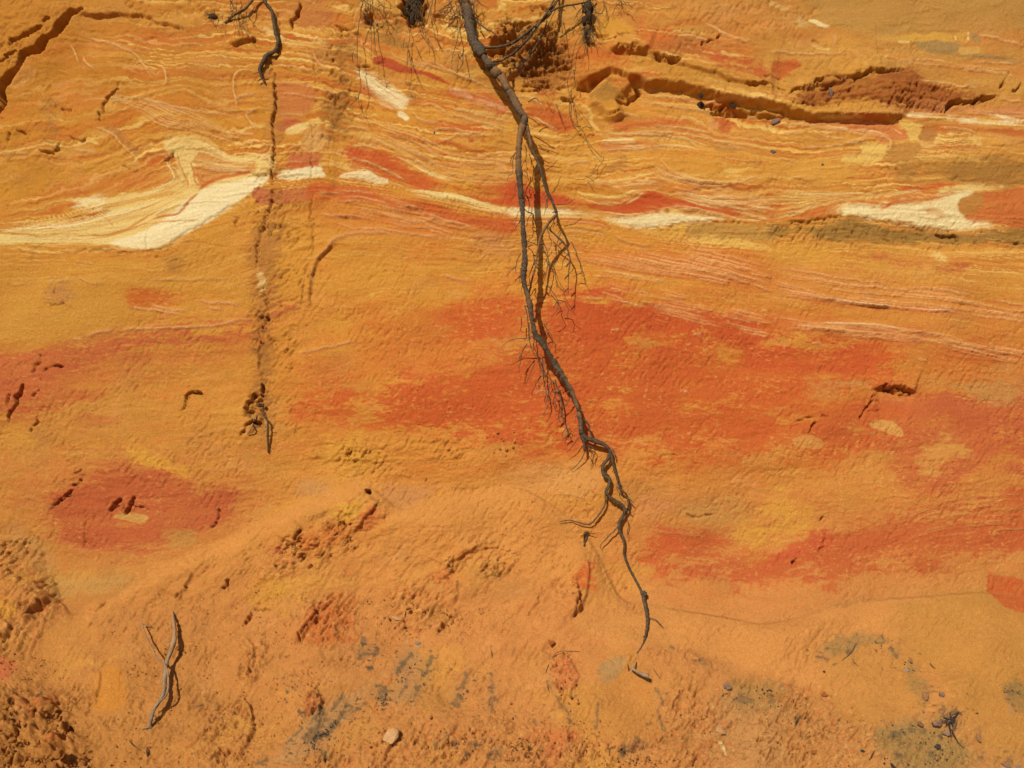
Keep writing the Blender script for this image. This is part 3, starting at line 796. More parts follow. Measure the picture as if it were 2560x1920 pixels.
# ------------------------------------------------------------------ traced laminae
CR = [(240, 220, 168), (232, 200, 128), (214, 152, 74), (204, 132, 62), (228, 190, 110)]
OC = [(236, 206, 140), (206, 138, 62), (196, 118, 54), (230, 184, 104)]
for t_, b_, n_, c_, q_ in (('01:-200,290 0,285 300,255 600,205 830,110 1200,40 1560,-40', '01:-200,440 300,440 800,440 1100,370 1400,230 1640,80 1760,0', 20, CR, 1.6),
                           ('00:1380,1270 1410,1400 1470,1540 1350,1600 1000,1659', '00:1550,1330 1570,1450 1620,1580 1500,1690 1300,1720', 8, CR, 1.2),
                           ('00:1430,1220 1560,1150 1700,1140 1830,1210 1910,1300 2050,1345 2240,1360', '00:1560,1290 1700,1255 1850,1310 2000,1395 2240,1410', 8, CR, 1.1),
                           ('00:1620,1400 1800,1390 2000,1410 2240,1420', '00:1690,1560 1800,1500 2000,1480 2240,1500', 8, OC, 1.3),
                           ('21:-60,195 300,195 600,195 800,212 900,248 1050,288', '21:-60,260 300,250 600,262 780,290 950,330', 7, OC, 1.5),
                           ('21:-60,120 300,112 550,135 800,165 1000,190 1200,170', '21:-60,150 300,145 550,165 750,185 950,208 1180,192', 5, OC, 1.4),
                           ('21:1180,170 1350,140 1600,165 1900,225 2200,260', '21:1250,190 1500,185 1800,215 2100,262', 5, OC, 1.3),
                           ('21:560,-10 800,60 1050,-20', '21:560,40 760,100 980,95 1160,0', 6, OC, 1.3),
                           ('21:1300,-40 1700,40 2240,20', '21:1280,0 1600,90 1900,150 2240,240', 12, OC, 1.6),
                           ('31:-60,10 300,0 600,10 1000,20 1300,-30', '31:-60,255 200,215 380,140 560,80 800,45 1050,40 1400,-20', 14, OC, 1.6),
                           ('31:300,240 480,170 580,110 700,75', '31:450,225 560,180 640,120 760,90', 6, OC, 1.1),
                           ('31:930,160 1080,110 1300,70 1500,30 1700,-20', '31:1000,150 1200,110 1400,80 1640,20', 5, OC, 1.3),
                           ('11:1250,-30 1600,10 1900,80 2240,140', '11:1100,10 1500,60 1900,150 2240,215', 8, OC, 1.7),
                           ('10:700,1500 900,1470 1100,1550 1300,1610', '10:700,1545 900,1545 1100,1600 1300,1650', 4, OC, 1.3),
                           ('10:850,620 960,625 1150,740 1340,870', '10:900,720 1040,820 1250,950', 5, OC, 1.2),
                           ('10:800,1190 1000,1200 1200,1260 1400,1380 1600,1510 1900,1570', '10:760,1300 900,1250 1100,1300 1300,1400 1500,1510 1700,1590', 6, OC, 1.6),
                           ('30:1180,950 1500,975 1900,1020 2240,1060', '30:1200,1000 1500,1020 1800,1060 2240,1100', 6, OC, 1.6),
                           ('30:300,1000 700,1010 1000,1010 1160,1080 1240,1150', '30:330,1060 600,1115 900,1160 1010,1200', 8, OC, 1.6),
                           ('20:700,1130 1100,1130 1500,1170 1800,1270', '20:720,1320 1100,1300 1400,1270 1600,1320', 8, OC, 1.8),
                           ('20:1150,1340 1320,1390 1450,1500 1700,1580 2000,1570 2240,1500', '20:1100,1480 1300,1560 1500,1620 1800,1690', 12, OC, 1.6)):
    family(t_, b_, n_, None, 2.6, 0, .78, q_, .9, n_ * 7, flat=c_)
P1 = (232, 184, 116); P2 = (228, 164, 104); P3 = (236, 198, 134); P4 = (233, 172, 106)
for s in ('00:700,320 900,370 1050,420 1180,490 1250,580 1310,660 1330,700', '00:1390,570 1440,650 1440,720 1400,750',
          '00:620,400 640,450 690,550', '00:720,490 760,560 840,610', '00:620,890 720,860 1000,850 1200,850 1500,930 1800,965 2000,960 2100,970',
          '00:2212,620 2090,620 2030,660 2020,800 2040,860 2030,950', '00:2100,970 2180,1080 2212,1120', '00:2020,860 2100,830 2212,810',
          '00:810,1090 960,1150 1050,1250 1180,1350', '00:620,1290 830,1300', '00:0,1345 260,1320', '00:2120,980 2212,940'):
    ridge(s, 3, .0045, P1, .75)
for s in ('00:1330,700 1290,740 1150,715 1040,700', '00:1625,740 1630,790 1590,805 1510,805', '00:1400,750 1300,740', '00:270,860 330,890', '00:0,1420 250,1380'):
    groove(s, 4, .007)
family('00:1100,790 1500,920 1800,1030 2000,1120 2212,1150', '00:950,880 1200,960 1400,1090 1700,1130 1870,1190 2000,1240', 9, P1, 2.4, .0038, .7, 1.5, .95, 1)
family('00:850,830 1000,800 1100,800', '00:950,880 1050,880 1150,900', 4, P1, 2.2, .003, .6, 1, .9, 2)
family('00:1640,1390 1900,1390 2212,1400', '00:1680,1460 2000,1470 2212,1500', 5, P3, 2, .002, .7, 1.2, .9, 3)
family('10:0,1320 60,1310 150,1290', '10:0,1480 80,1470 150,1430', 5, P3, 2.2, .003, .8, 1, 1, 4)
for s in ('10:200,730 350,735 520,755', '10:210,815 380,840 530,880 590,910', '10:190,1005 330,1005 440,1020', '10:200,590 360,600 500,640 560,620',
          '10:260,1315 400,1280 480,1330 600,1300', '10:270,1425 400,1410 560,1405', '10:490,440 520,520 600,600', '10:560,760 640,790 700,830',
          '10:600,1230 560,1300'):
    ridge(s, 3, .004, P2, .7)
family('10:800,960 1100,1080 1400,1180 1600,1290 1900,1350 2300,1330', '10:760,1215 1000,1210 1200,1300 1450,1440 1700,1565 2300,1590', 15, P1, 2.4, .0036, .7, 2.2, .85, 6)
family('10:900,380 960,440 1000,470', '10:1100,350 1160,430 1200,500 1400,580 1700,650', 3, P1, 2.4, .004, .7, 1.3, .9, 7)
family('10:1150,520 1400,570 1700,660 2100,790', '10:1300,500 1550,560 1700,640 2150,830', 4, P1, 2.4, .004, .7, 1.6, .9, 8)
family('10:1560,770 1800,780 2200,900', '10:1650,860 1900,910 2250,1030', 5, P2, 2.6, .004, .8, 1.8, .85, 9)
for s in ('10:1420,910 1560,930 1670,1000', '10:1640,940 1900,990 2100,1040 2240,1060', '10:1340,960 1400,1030 1470,1065 1600,1080', '10:1500,1140 1700,1130 1900,1165 2005,1130',
          '10:1500,1190 1650,1222 1800,1180 2080,1180', '10:1600,1000 1800,1030 2000,1085 2150,1150 2140,1200', '10:780,1110 900,1110 1000,1140', '10:850,1040 1000,1080',
          '10:740,1400 880,1380 1050,1440 1200,1520', '10:1100,1460 1300,1560'):
    ridge(s, 3, .0055, P1, .7)
for s in ('10:1500,1195 1680,1305 1850,1350 2020,1345 2212,1335', '10:1460,1180 1490,1240', '10:900,620 1100,720 1250,825 1290,820', '10:740,310 830,290 930,300'):
    groove(s, 4, .009)
family('11:490,10 900,-10 1150,60 1400,120', '11:560,200 900,210 1300,290 1700,310', 9, P2, 2.6, .0045, .85, 2.4, .75, 10)
family('11:900,0 1200,80 1500,190 1800,300', '11:1000,150 1400,270 1800,400 2212,380', 6, P2, 2.4, .004, .8, 2.2, .8, 11)
for s in ('11:700,265 830,315 950,315 1080,315 1200,340 1400,360 1700,400', '11:500,650 510,600 600,520 680,430 780,372 950,352 1100,352 1200,345',
          '11:480,800 490,720 500,650', '11:1600,710 1720,740 1860,765', '11:1460,180 1700,260 1900,310', '11:560,200 700,220 880,225',
          '11:340,1400 700,1330 900,1270', '11:2000,170 2212,200'):
    ridge(s, 3.6, .005, P2, .85)
for s in ('11:460,590 440,700 410,880 390,1000', '11:430,560 500,440 500,250'):
    groove(s, 5, .010)
step('11:430,1010 470,850 480,700 520,590 620,500 720,430', .010, 30, 14, .3)
# tile 2 laminae
for s in ('20:1090,820 1400,840 1600,890 1900,900 2240,930', '20:1050,860 1300,900 1600,950 1850,992 2240,1000', '20:860,1062 950,1000 1060,990 1120,1020',
          '20:720,1140 1000,1160 1300,1160 1500,1210 1660,1305', '20:1200,1080 1500,1105 1750,1150', '20:750,1232 1100,1240', '20:760,1290 1100,1287 1370,1242',
          '20:1000,1130 1400,1140 1750,1220 2000,1300', '20:470,1450 560,1400 680,1390', '20:1640,220 1750,280 1850,350 2060,435', '20:1400,345 1550,350 1700,400',
          '20:180,1000 300,1080 400,1120', '20:40,830 180,850 280,910'):
    ridge(s, 3.2, .0055, P1, .75)
family('20:1180,1370 1300,1400 1400,1500 1600,1580 1800,1600 2000,1590 2240,1530', '20:1150,1440 1300,1520 1500,1590 1700,1670', 9, P1, 2.3, .003, .7, 1.4, .95, 12)
family('20:1550,1180 1700,1220 2000,1260 2300,1300', '20:1700,1330 2000,1400 2300,1380', 4, P1, 2.3, .003, .6, 1.6, .7, 13)
family('20:400,1600 700,1590 1000,1560 1200,1580', '20:900,1690 1200,1650 1400,1640 1700,1690', 5, P1, 2.6, .003, .7, 1.4, .85, 14)
family('21:1400,-10 1800,60 2300,50', '21:1300,20 1700,125 2300,260', 8, P3, 2.6, .0025, .8, 1.6, .9, 15)
family('21:1200,130 1500,130 1900,230', '21:1250,180 1550,160 1900,245', 3, P1, 2.4, .003, .8, 1.2, 1, 16)
family('21:320,280 600,275 900,340', '21:380,340 560,330 800,350', 3, P1, 2.6, .004, .8, 1.2, .9, 17)
family('21:740,400 1200,530 1700,650 2240,800', '21:300,540 700,612 1200,705 1860,795', 9, P4, 2.9, .0052, .8, 1.5, .92, 18, .65, (192, 92, 46))
family('21:1230,440 1520,470 1900,570 2260,665', '21:1300,590 1600,680 1900,750 2260,850', 8, P4, 2.9, .0052, .8, 1.5, .92, 19, .65, (192, 92, 46))
family('21:1180,850 1500,895 1900,960 2260,1040', '21:900,960 1300,1050 1700,1140 2260,1250', 10, P4, 2.7, .0048, .8, 2.2, .75, 20, .65, (192, 92, 46))
family('21:780,790 1000,845 1250,890', '21:700,880 950,960 1200,1010', 6, P2, 2.4, .004, .8, 2, .6, 41, .65, (192, 92, 46))
family('21:600,650 900,690 1300,770', '21:650,730 900,740 1400,790', 4, P1, 2.2, .003, .6, 2, .7, 21)
ridge('21:900,330 940,400 1150,455 1230,440', 3, .006, P2, .6)
groove('21:1000,290 1150,308 1350,290 1600,258 1900,265 2212,275', 4, .010)
family('31:-20,620 300,670 700,750 1200,800 1700,880 2300,990', '31:-20,890 400,945 800,985 1200,1020 1700,1060 2300,1120', 12, P4, 2.6, .0042, .95, 2.0, .8, 22, .65, (192, 92, 46))
family('31:-20,1040 400,1120 900,1150 1400,1190 1700,1250 2300,1330', '31:-20,1190 600,1235 1300,1300 1800,1400 2300,1480', 13, P4, 2.6, .0044, .8, 2.3, .85, 23, .65, (192, 92, 46))
family('31:-20,740 300,840 500,910', '31:-20,860 300,910 700,960', 5, P2, 2.4, .004, .8, 1.6, .8, 24, .65, (192, 92, 46))
for s in ('31:430,925 650,945 800,970 1100,1000', '31:800,980 1050,1000', '31:1350,1030 1600,1045', '31:450,1130 900,1150 1150,1190'):
    stroke(s, 4.5, (238, 190, 140), .9); ridge(s, 3.4, .006)
groove('31:-20,275 300,250 550,215 700,198 830,215 1100,265 1400,300 1490,300', 4, .009)
for s in ('30:-20,1090 110,1065 300,1060 400,1085 600,1112 650,1100 800,1150 950,1165 1050,1210 1035,1300 950,1340', '30:700,1220 850,1220', '30:400,1130 560,1180 700,1190',
          '30:300,1270 600,1245 900,1200', '30:100,1150 250,1130 350,1160', '30:1650,600 2050,640 2150,660', '30:1270,700 1500,720 1780,765 1830,720',
          '30:-20,470 300,480 700,470', '30:2000,860 2212,890', '30:1800,300 2212,390', '30:1480,1100 1700,1130 1800,1150'):
    ridge(s, 3, .005, P1, .7)
family('30:200,870 700,760 1300,720 1700,800', '30:600,930 1100,905 1500,950', 8, (190, 118, 52), 2.6, .006, .5, 2.6, .8, 25)
family('30:700,460 1300,510 2212,560', '30:800,500 1400,560 2212,640', 4, P1, 2.2, .003, .5, 2.4, .6, 26)
family('30:0,1340 200,1400 500,1440 900,1450', '30:0,1480 300,1560 500,1540', 3, P1, 2.4, .004, .5, 2, .7, 27)
family('30:1650,940 2300,990', '30:1700,1000 2300,1050', 4, P2, 2.2, .003, .7, 1.6, .8, 28)
for s in ('01:1280,965 1450,1010 1640,1032', '01:1100,990 1300,1020 1560,1052', '01:1700,940 1900,960 2100,975', '01:1030,1200 1150,1175 1350,1180 1500,1165',
          '01:740,1250 850,1215 1000,1195', '01:1350,1180 1700,1165 1900,1150 2050,1105 2200,1110', '01:620,1268 730,1272', '01:1800,1000 1920,1015'):
    ridge(s, 3.2, .0055, (232, 170, 112), .9)
for s in ('01:1230,765 1600,765 2000,755', '01:100,805 240,800', '01:670,610 830,635', '01:700,745 800,800 940,800'):
    ridge(s, 2.6, .003, P1, .5)
for s in ('21:850,1200 930,1200', '21:1560,1225 1650,1222', '21:620,930 800,940', '31:380,1300 480,1310', '31:1300,1440 1380,1460', '22:1450,55 1530,60', '22:180,60 330,60'):
    ridge(s, 3.5, .004, P2, .8)
family('32:1000,1200 1500,1020 2300,930', '32:1050,1500 1500,1350 2300,1290', 9, (226, 166, 92), 2.4, .003, .6, 2.4, .7, 29)
family('22:100,880 700,1000', '22:1200,1300 2200,1380', 2, P1, 2.2, .002, .3, 2, .5, 30)
# ------------------------------------------------------------------ cracks, ledges and hollows
for s, w, h in (('00:720,100 690,130 620,180 560,250 470,330 420,375 330,440 270,495 190,530 150,600 110,700 50,780 20,870 -10,930 -40,1100', 25, .15),
                ('00:700,110 640,160 600,200', 16, .05),
                ('00:430,265 320,310 240,350 150,380 90,430', 11, .06), ('00:480,195 440,215 400,250', 11, .06), ('00:190,480 80,530 -20,590', 6, .05),
                ('00:1040,705 980,800 900,880 860,980 810,1070', 7, .035), ('00:1040,760 960,830 900,850', 9, .03), ('00:1520,1290 1490,1330 1400,1370', 7, .025),
                ('00:520,1200 490,1270 460,1320 380,1300 310,1280', 7, .03), ('00:560,1160 640,1180 700,1215 745,1165', 5, .02),
                ('00:510,930 620,940', 7, .03), ('11:490,-40 492,90 488,250 500,480 480,600', 4, .012), ('10:470,1000 490,1150 500,1300 480,1500 490,1659', 4, .012), ('10:500,520 520,640 530,780', 4, .012), ('00:140,1135 240,1150', 7, .03), ('00:-20,1025 70,1035', 5, .02),
                ('00:-20,1250 60,1215 100,1140', 7, .02), ('00:1000,1440 1060,1430 1140,1460 1270,1445', 4, .012), ('00:470,900 470,920', 10, .03),
                ('10:160,560 165,700 170,900 150,1050 150,1180 155,1400 150,1659', 8, .030), ('10:170,-30 200,200 190,420 165,600', 6, .012), ('11:150,-20 140,90 110,200 60,330 30,500 20,700', 8, .016), ('11:60,760 90,900 110,1080 60,1200 20,1400 50,1659', 9, .012), ('11:30,1100 130,1120', 9, .03), ('11:210,1000 240,980', 8, .03), ('11:150,-10 150,60 160,100', 5, .02),
                ('10:200,480 180,560', 7, .03), ('10:130,520 140,620 110,670', 5, .02),
                ('10:400,-20 340,130 290,260', 8, .035), ('10:500,520 520,640 530,780', 3, .008), ('10:460,760 440,900 430,1000', 3, .008), ('10:490,1150 500,1240', 3, .01),
                ('10:660,220 750,240 830,265 940,300', 5, .022), ('10:960,520 1020,480 1050,490', 9, .035), ('10:1010,565 1100,545 1145,515', 5, .02),
                ('10:1040,590 960,640 900,660', 3, .012), ('10:860,580 900,600 1000,580', 6, .03), ('10:650,1180 640,1350 650,1530', 5, .01),
                ('10:1900,200 2050,300 2130,370', 4, .02), ('10:2212,280 2150,300 2212,330', 8, .04),
                ('20:690,320 760,345 850,345', 8, .03), ('20:880,350 1030,345', 6, .022), ('20:690,385 1000,370', 5, .018), ('20:640,410 760,430 830,425', 5, .02),
                ('20:820,465 1000,480 1090,470', 7, .03), ('20:1190,520 1300,570 1400,590 1470,575', 11, .045), ('20:1430,440 1490,400 1560,400', 7, .03),
                ('20:1600,435 1700,390 1820,340', 6, .03), ('20:1080,290 1080,460', 3, .01), ('20:2000,760 2090,790 2212,770', 11, .045), ('20:1660,655 1820,650', 4, .015),
                ('20:1890,215 1960,260 2010,290', 4, .015), ('20:1060,720 1085,800 1000,870 890,892', 12, .05), ('20:560,760 640,735 700,770', 13, .06), ('20:415,830 500,830 570,800', 10, .04),
                ('20:810,1020 900,990 960,985', 5, .02), ('20:300,350 380,280', 10, .04), ('20:0,230 60,200', 10, .05), ('20:420,370 480,420', 12, .05), ('20:40,400 170,380', 6, .03),
                ('20:2150,710 2212,690', 9, .035), ('20:1650,935 1800,935 1890,940', 9, .04), ('20:1680,965 1850,985 2050,1000', 11, .05), ('20:2190,1060 2230,1090', 14, .05), ('20:1990,1060 2040,1000', 4, .02),
                ('30:140,900 230,930 330,925 500,930', 5, .022), ('30:130,880 240,800 400,790', 7, .03), ('30:360,760 500,690 700,690', 9, .035), ('30:680,760 760,700 830,640 960,635 1060,620 1250,600', 9, .035),
                ('30:440,800 560,740', 9, .045), ('30:1500,975 1560,920 1640,880 1800,870 1990,835', 12, .05), ('30:1600,910 1750,890 1900,870', 8, .03), ('30:1980,800 2040,700 2080,610', 9, .03),
                ('30:2090,800 2160,760 2190,700', 6, .03), ('30:1220,510 1245,495', 6, .025), ('30:890,1530 940,1490', 6, .02), ('30:940,1500 1000,1460 1160,1470', 5, .015), ('30:1190,1420 1300,1420', 4, .012),
                ('30:1600,1550 1650,1530', 10, .02), ('30:1850,1580 1880,1575', 9, .02), ('30:1930,1560 1960,1450', 3, .01), ('30:860,380 910,310', 4, .015), ('30:360,380 390,350 450,400', 6, .02),
                ('30:370,130 420,60 450,20', 4, .015), ('30:-20,690 60,700 240,760', 4, .018), ('30:-20,770 90,810 150,830', 5, .03),
                ('31:1450,380 1560,370 1700,375', 9, .035), ('31:2130,435 2200,430', 9, .03), ('31:2080,495 2150,475', 5, .015), ('31:660,390 720,385', 6, .02), ('31:1000,420 1120,410', 5, .015), ('31:800,295 850,290', 6, .02),
                ('31:1265,470 1260,520', 4, .012), ('31:1360,745 1385,745', 5, .015), ('21:1110,450 1200,390', 3, .01), ('21:1450,560 1510,470', 5, .012),
                ('01:360,1010 420,980 500,985 620,990', 4, .012), ('01:490,800 500,850 470,890', 5, .016), ('01:450,820 455,900', 4, .012), ('01:1340,570 1390,560', 7, .02), ('01:1420,635 1480,605 1560,600', 4, .012),
                ('01:1640,60 1570,150', 5, .012), ('01:1380,30 1500,55 1640,65 1800,70 1900,40 2000,40', 2.5, .008), ('01:2000,200 2060,240 2050,340', 8, .012), ('01:2110,495 2090,520', 8, .02),
                ('01:1500,440 1700,450 1900,480 2090,495', 3, .008),
                ('01:370,1380 310,1500 280,1590', 10, .014), ('01:360,1565 400,1520 470,1505 560,1505', 10, .035), ('01:360,1600 350,1640', 5, .02),
                ('02:210,-20 190,40 150,120 130,200 80,270 70,345', 10, .05), ('02:100,80 60,190', 6, .025), ('02:350,40 290,120', 6, .025), ('02:390,190 330,230', 6, .025), ('02:340,250 300,330 230,410', 6, .025),
                ('02:1750,62 1650,66 1610,100 1580,180 1545,240', 8, .04), ('02:1650,90 1570,240', 4, .015),
                ('02:710,730 640,780', 7, .03), ('02:740,790 710,800', 5, .02), ('02:720,830 640,890', 8, .03), ('02:660,900 560,980 420,1115', 7, .03), ('02:640,930 540,1000 430,1060', 4, .02),
                ('02:1160,960 1110,1080 1060,1135', 12, .05), ('02:1040,980 980,1040 930,1105', 10, .035), ('02:1030,1050 960,1100', 6, .025), ('02:1080,1020 1040,1110', 6, .02),
                ('02:2040,510 1970,560', 6, .03), ('02:1570,855 1555,890', 6, .025), ('02:1565,868 1680,878', 4, .015), ('02:780,1090 740,1250 710,1450', 7, .008),
                ('02:2230,300 2120,380 2070,470', 8, .03), ('02:2212,70 2150,160 2130,240 2180,240', 8, .03), ('02:1140,1040 1300,1075', 6, .02), ('02:1900,1050 1880,1190 1820,1260', 6, .018), ('02:1660,1180 1630,1200', 5, .02),
                ('12:40,-30 45,60 40,120', 11, .06), ('12:-40,80 0,140 20,200', 12, .04), ('12:-60,330 0,345 60,335', 10, .06), ('12:10,230 50,300', 9, .03),
                ('12:945,910 975,940 990,965', 13, .10), ('12:1060,1050 1050,1070', 10, .04), ('12:1100,1080 1095,1095', 6, .03), ('12:1035,1100 1015,1140', 9, .035), ('12:1135,1150 1115,1190', 6, .03), ('12:920,1210 870,1260', 5, .02),
                ('12:420,1250 385,1330 370,1395', 8, .035), ('12:560,1340 550,1400', 6, .025), ('12:660,1250 620,1300', 4, .015), ('12:835,570 740,690', 4, .018), ('12:855,650 840,690', 6, .02), ('12:1140,705 1130,720', 7, .03), ('12:830,775 810,790', 6, .03),
                ('12:520,560 490,600', 4, .018), ('12:1900,1350 1925,1390', 7, .03), ('12:2005,1400 1985,1450', 6, .025), ('12:1470,1230 1430,1320', 5, .012), ('12:1250,1450 1230,1490 1140,1520', 4, .012), ('12:1410,1500 1350,1560', 4, .012),
                ('12:2000,1480 2110,1450', 3, .012), ('12:1680,1590 1670,1650', 12, .04), ('12:380,1600 360,1640', 9, .03), ('12:210,1590 225,1640', 9, .03), ('12:1590,1150 1650,1200', 3, .006), ('12:1350,1090 1385,1190 1360,1225', 2.5, .006),
                ('12:1480,810 1460,850', 6, .025), ('12:1790,620 1775,660', 4, .02),
                ('22:650,1275 645,1320 620,1400', 10, .03), ('22:540,1330 600,1390', 4, .015), ('22:670,1500 680,1580', 5, .01), ('22:220,230 140,400 60,580', 4, .006), ('22:1680,290 1600,430', 4, .008), ('22:1390,1450 1370,1470', 4, .015),
                ('22:1500,1110 1560,1150 1700,1120 1790,1110', 8, .014), ('22:1870,1010 1900,1040', 6, .012), ('22:1280,680 1300,620 1480,620', 6, .012), ('22:1540,690 1680,700', 4, .01),
                ('32:935,35 1000,25 1100,25 1200,45 1280,72', 9, .045), ('32:970,70 920,130 860,200 820,260 805,350', 5, .025), ('32:940,90 870,160', 6, .03), ('32:960,130 955,210', 5, .02), ('32:1280,75 1220,90 1060,75', 5, .02),
                ('32:420,330 370,370 330,430', 7, .03), ('32:290,435 380,440', 5, .025), ('32:200,330 350,290 540,290', 5, .014), ('32:210,380 260,350', 6, .015), ('32:870,240 1000,220', 7, .015), ('32:870,325 970,320', 4, .02),
                ('32:490,1135 440,1190', 9, .045), ('32:250,1505 195,1560', 10, .05), ('32:440,1492 480,1495', 6, .03), ('32:130,1455 120,1462', 5, .02), ('32:580,1395 560,1405', 4, .015), ('32:310,1440 240,1480', 4, .012),
                ('32:1385,60 1390,160', 3, .01), ('32:500,1290 490,1400 420,1460', 9, .012)):
    groove(s, w, h)
# ledges
step('00:640,140 850,150 1000,150 1200,145 1320,180 1420,220 1560,250 1660,305', .014, 60, 24, .3, 9)
step('00:1980,380 2100,375 2212,320', .020, 50, 20, .3)
step('20:555,705 640,680 700,660 870,625 960,650 1060,705 1200,740 1350,750 1500,775 1700,835 1900,890 2100,915 2260,935', .050, 80, 40, .10, 3, .06)
step('20:1080,480 1400,600 1700,690 2000,760 2300,820', .016, 60, 30, .1, 3, .2)
step('20:820,465 1000,490 1200,520 1330,575 1480,580', .018, 50, 30, .1, 3, .2)
step('30:220,800 420,745 640,690 840,640 1060,620', .020, 60, 30, .1)
step('30:300,900 700,860 1100,880 1500,930', .010, 30, 20, .1)
step('30:350,840 700,790 1050,780 1300,800', .008, 30, 20, .1)
step('30:-30,925 150,955 300,985 500,1008 700,1010 1000,1005 1200,1005', .030, 60, 26, .5, 3, .1)
step('20:1640,935 1900,945 2212,985 2400,1000', .016, 20, 20, .5)
step('20:820,460 1000,480 1200,490', .02, 40, 20, .4)
step('20:-60,700 60,610 200,480 260,300', .02, 50, 30, .3)
step('10:2000,360 2100,330 2250,240', .03, 50, 30, .4)
step('31:-20,270 300,250 700,198 1100,262 1500,300', .006, 50, 40, .8)
step('g:540,372 590,378 600,372', .012, 30, 20, .4)
step('11:2212,520 1950,510 1870,370', .004, 40, 20, .5)
step('32:900,30 1000,18 1120,25 1290,70', .022, 40, 40, .7)
step('01:340,505 1300,512 1500,430 1800,240 2212,-10', .004, 40, 30, .8)
step('12:0,130 60,330 60,350', .02, 30, 20, .4, flip=-1)
# block lodged under the ledge, and hollows behind the hanging roots
bulge('20:730,740 860,650 960,660 1060,720 980,830 900,890 930,960 860,1040 740,960 680,860', .034, 6)
ridge('20:870,680 960,800 990,830', 6, .010)
ridge('20:930,660 1000,760 1030,790', 4, .008)
bulge('20:880,900 990,890 980,960 870,1010', .010, 8)
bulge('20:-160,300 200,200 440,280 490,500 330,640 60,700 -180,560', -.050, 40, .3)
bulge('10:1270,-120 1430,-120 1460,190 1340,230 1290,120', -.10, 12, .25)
bulge('10:910,130 1000,110 1010,190 960,210', -.07, 8, .25)
bulge('10:900,180 1280,180 1320,420 1000,300', -.025, 16)
bulge('10:1480,90 1700,100 1690,150 1560,170', -.04, 9, .25)
bulge('g:-200,-200 180,30 -80,240 -400,200', .025, 26)
bulge('30:420,740 560,720 640,800 520,850', -.025, 14)
bulge('00:1760,90 1880,80 1900,180 1800,200', -.022, 10, .3)
bulge('12:-70,200 30,60 60,330 -20,350', -.03, 10, .3)
bulge('20:560,690 720,690 700,760 560,780', -.02, 8)
bulge('10:160,560 540,560 660,1659 150,1659', .008, 5)
# crumbly relief and small pits; the pits lean like scratches made by trickling grains
rot = lambda a, sx, sy: ((UU * math.cos(a) + VV * math.sin(a)) / sx, (-UU * math.sin(a) + VV * math.cos(a)) / sy)
x1, y1 = rot(-math.radians(54), 30, 8)
pit = fbm(x1 + WU / 40, y1, 3, 80)
amt = np.clip(ROUGH, 0, 1.5) * sstep(fbm(UU / 150, VV / 110, 3, 84), -.28, .3)
H -= amt * sstep(pit, .17, .30) * 0.010
H += amt * fbm(UU / 22 + WU / 30, VV / 17, 3, 86) * 0.0035
x2, y2 = rot(-math.radians(56), 13, 6)
H -= (0.02 + .9 * amt) * sstep(perlin(x2 + WU / 20, y2 + WV / 20, 88), .36, .60) * 0.0055 * sstep(perlin(UU / 60, VV / 50, 89), -.15, .2)
vr = np.clip(ROUGH - .75, 0, 1)
bil = np.abs(fbm(UU / 26, VV / 20, 3, 90))
H += vr * (0.020 * (0.35 - bil) + fbm(UU / 70, VV / 50, 2, 92) * .02) * (VV < 1150)
fine_r = np.clip(.12 + ROUGH, 0, 1.1)
H += perlin(UU / 6.5, VV / 6.0, 94) * 0.0013 * fine_r + perlin(UU / 3.7, VV / 3.3, 97) * 0.0009 * fine_r
flk = fbm(UU / 19 + WU / 30, VV / 9 + UU / 60, 3, 98)
H += terrace(flk, 5, .18) * .0065 * np.clip(ROUGH, 0, 1) * sstep(fbm(UU / 100, VV / 70, 2, 99), -.25, .15)

# pale and red flecks where thin laminae break the surface
zone = sstep(VV, 560, 760) * sstep(VV, 1560, 1380) * (1 - .4 * sstep(ROUGH, .9, 1.2))
fl = perlin(UU / 13 + VV / 60, BED / 3.4 + VV / 18, 121) + .5 * NZ2
tint(sstep(fl, .34, .62) * zone * sstep(fbm(UU / 140, VV / 90, 2, 122), -.2, .2), (226, 158, 82), .55)
H += sstep(fl, .34, .62) * zone * .0016
fl = perlin(UU / 26 + VV / 50, BED / 4.6, 124) + .6 * NZ2
tint(sstep(fl, .30, .55) * zone * sstep(fbm(UU / 160, VV / 80, 2, 125), -.1, .3), (204, 104, 46), .4)

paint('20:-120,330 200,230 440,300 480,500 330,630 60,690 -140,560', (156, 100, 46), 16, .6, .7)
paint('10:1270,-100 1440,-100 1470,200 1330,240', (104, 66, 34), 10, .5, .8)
# ------------------------------------------------------------------ debris slope in front of the face
_dl = np.full_like(H, 0)
_soft = blur(SANDM, 14)
H += SANDM * (0.012 + 0.020 * sstep(_soft, .5, 1.0))
# sand-sheet colours and the heaps
paint('g:600,1105 740,1045 800,1045 860,1100 960,1075 1100,1050 1230,1120 1330,1290 1300,1340 1240,1300 1200,1250 1000,1180 900,1160 860,1180 840,1130 760,1080 640,1130 500,1200 400,1240 300,1290 160,1340 240,1290 400,1205', (213, 142, 70), 12, .3, .85)
paint('g:1240,1330 1400,1310 1500,1325 1650,1355 1750,1335 1900,1300 2130,1285 2600,1290 2600,1500 2212,1560 2000,1560 1700,1480 1500,1420 1300,1400', (211, 141, 72), 10, .25, .95)
paint('33:1000,330 2300,100 2300,1500 1800,1500 1500,1000 1150,600', (194, 134, 62), 26, .3, .85)
paint('33:500,700 1150,600 1320,1100 1200,1280 700,1330 480,1000', (200, 136, 66), 12, .2, .9)
paint('23:760,1030 1000,860 1180,900 1260,1300 1270,1420 700,1480', (201, 133, 64), 5, .1, .95)
paint('23:480,1180 640,1040 740,1080 710,1450 500,1420', (204, 136, 64), 4, .1, .9)
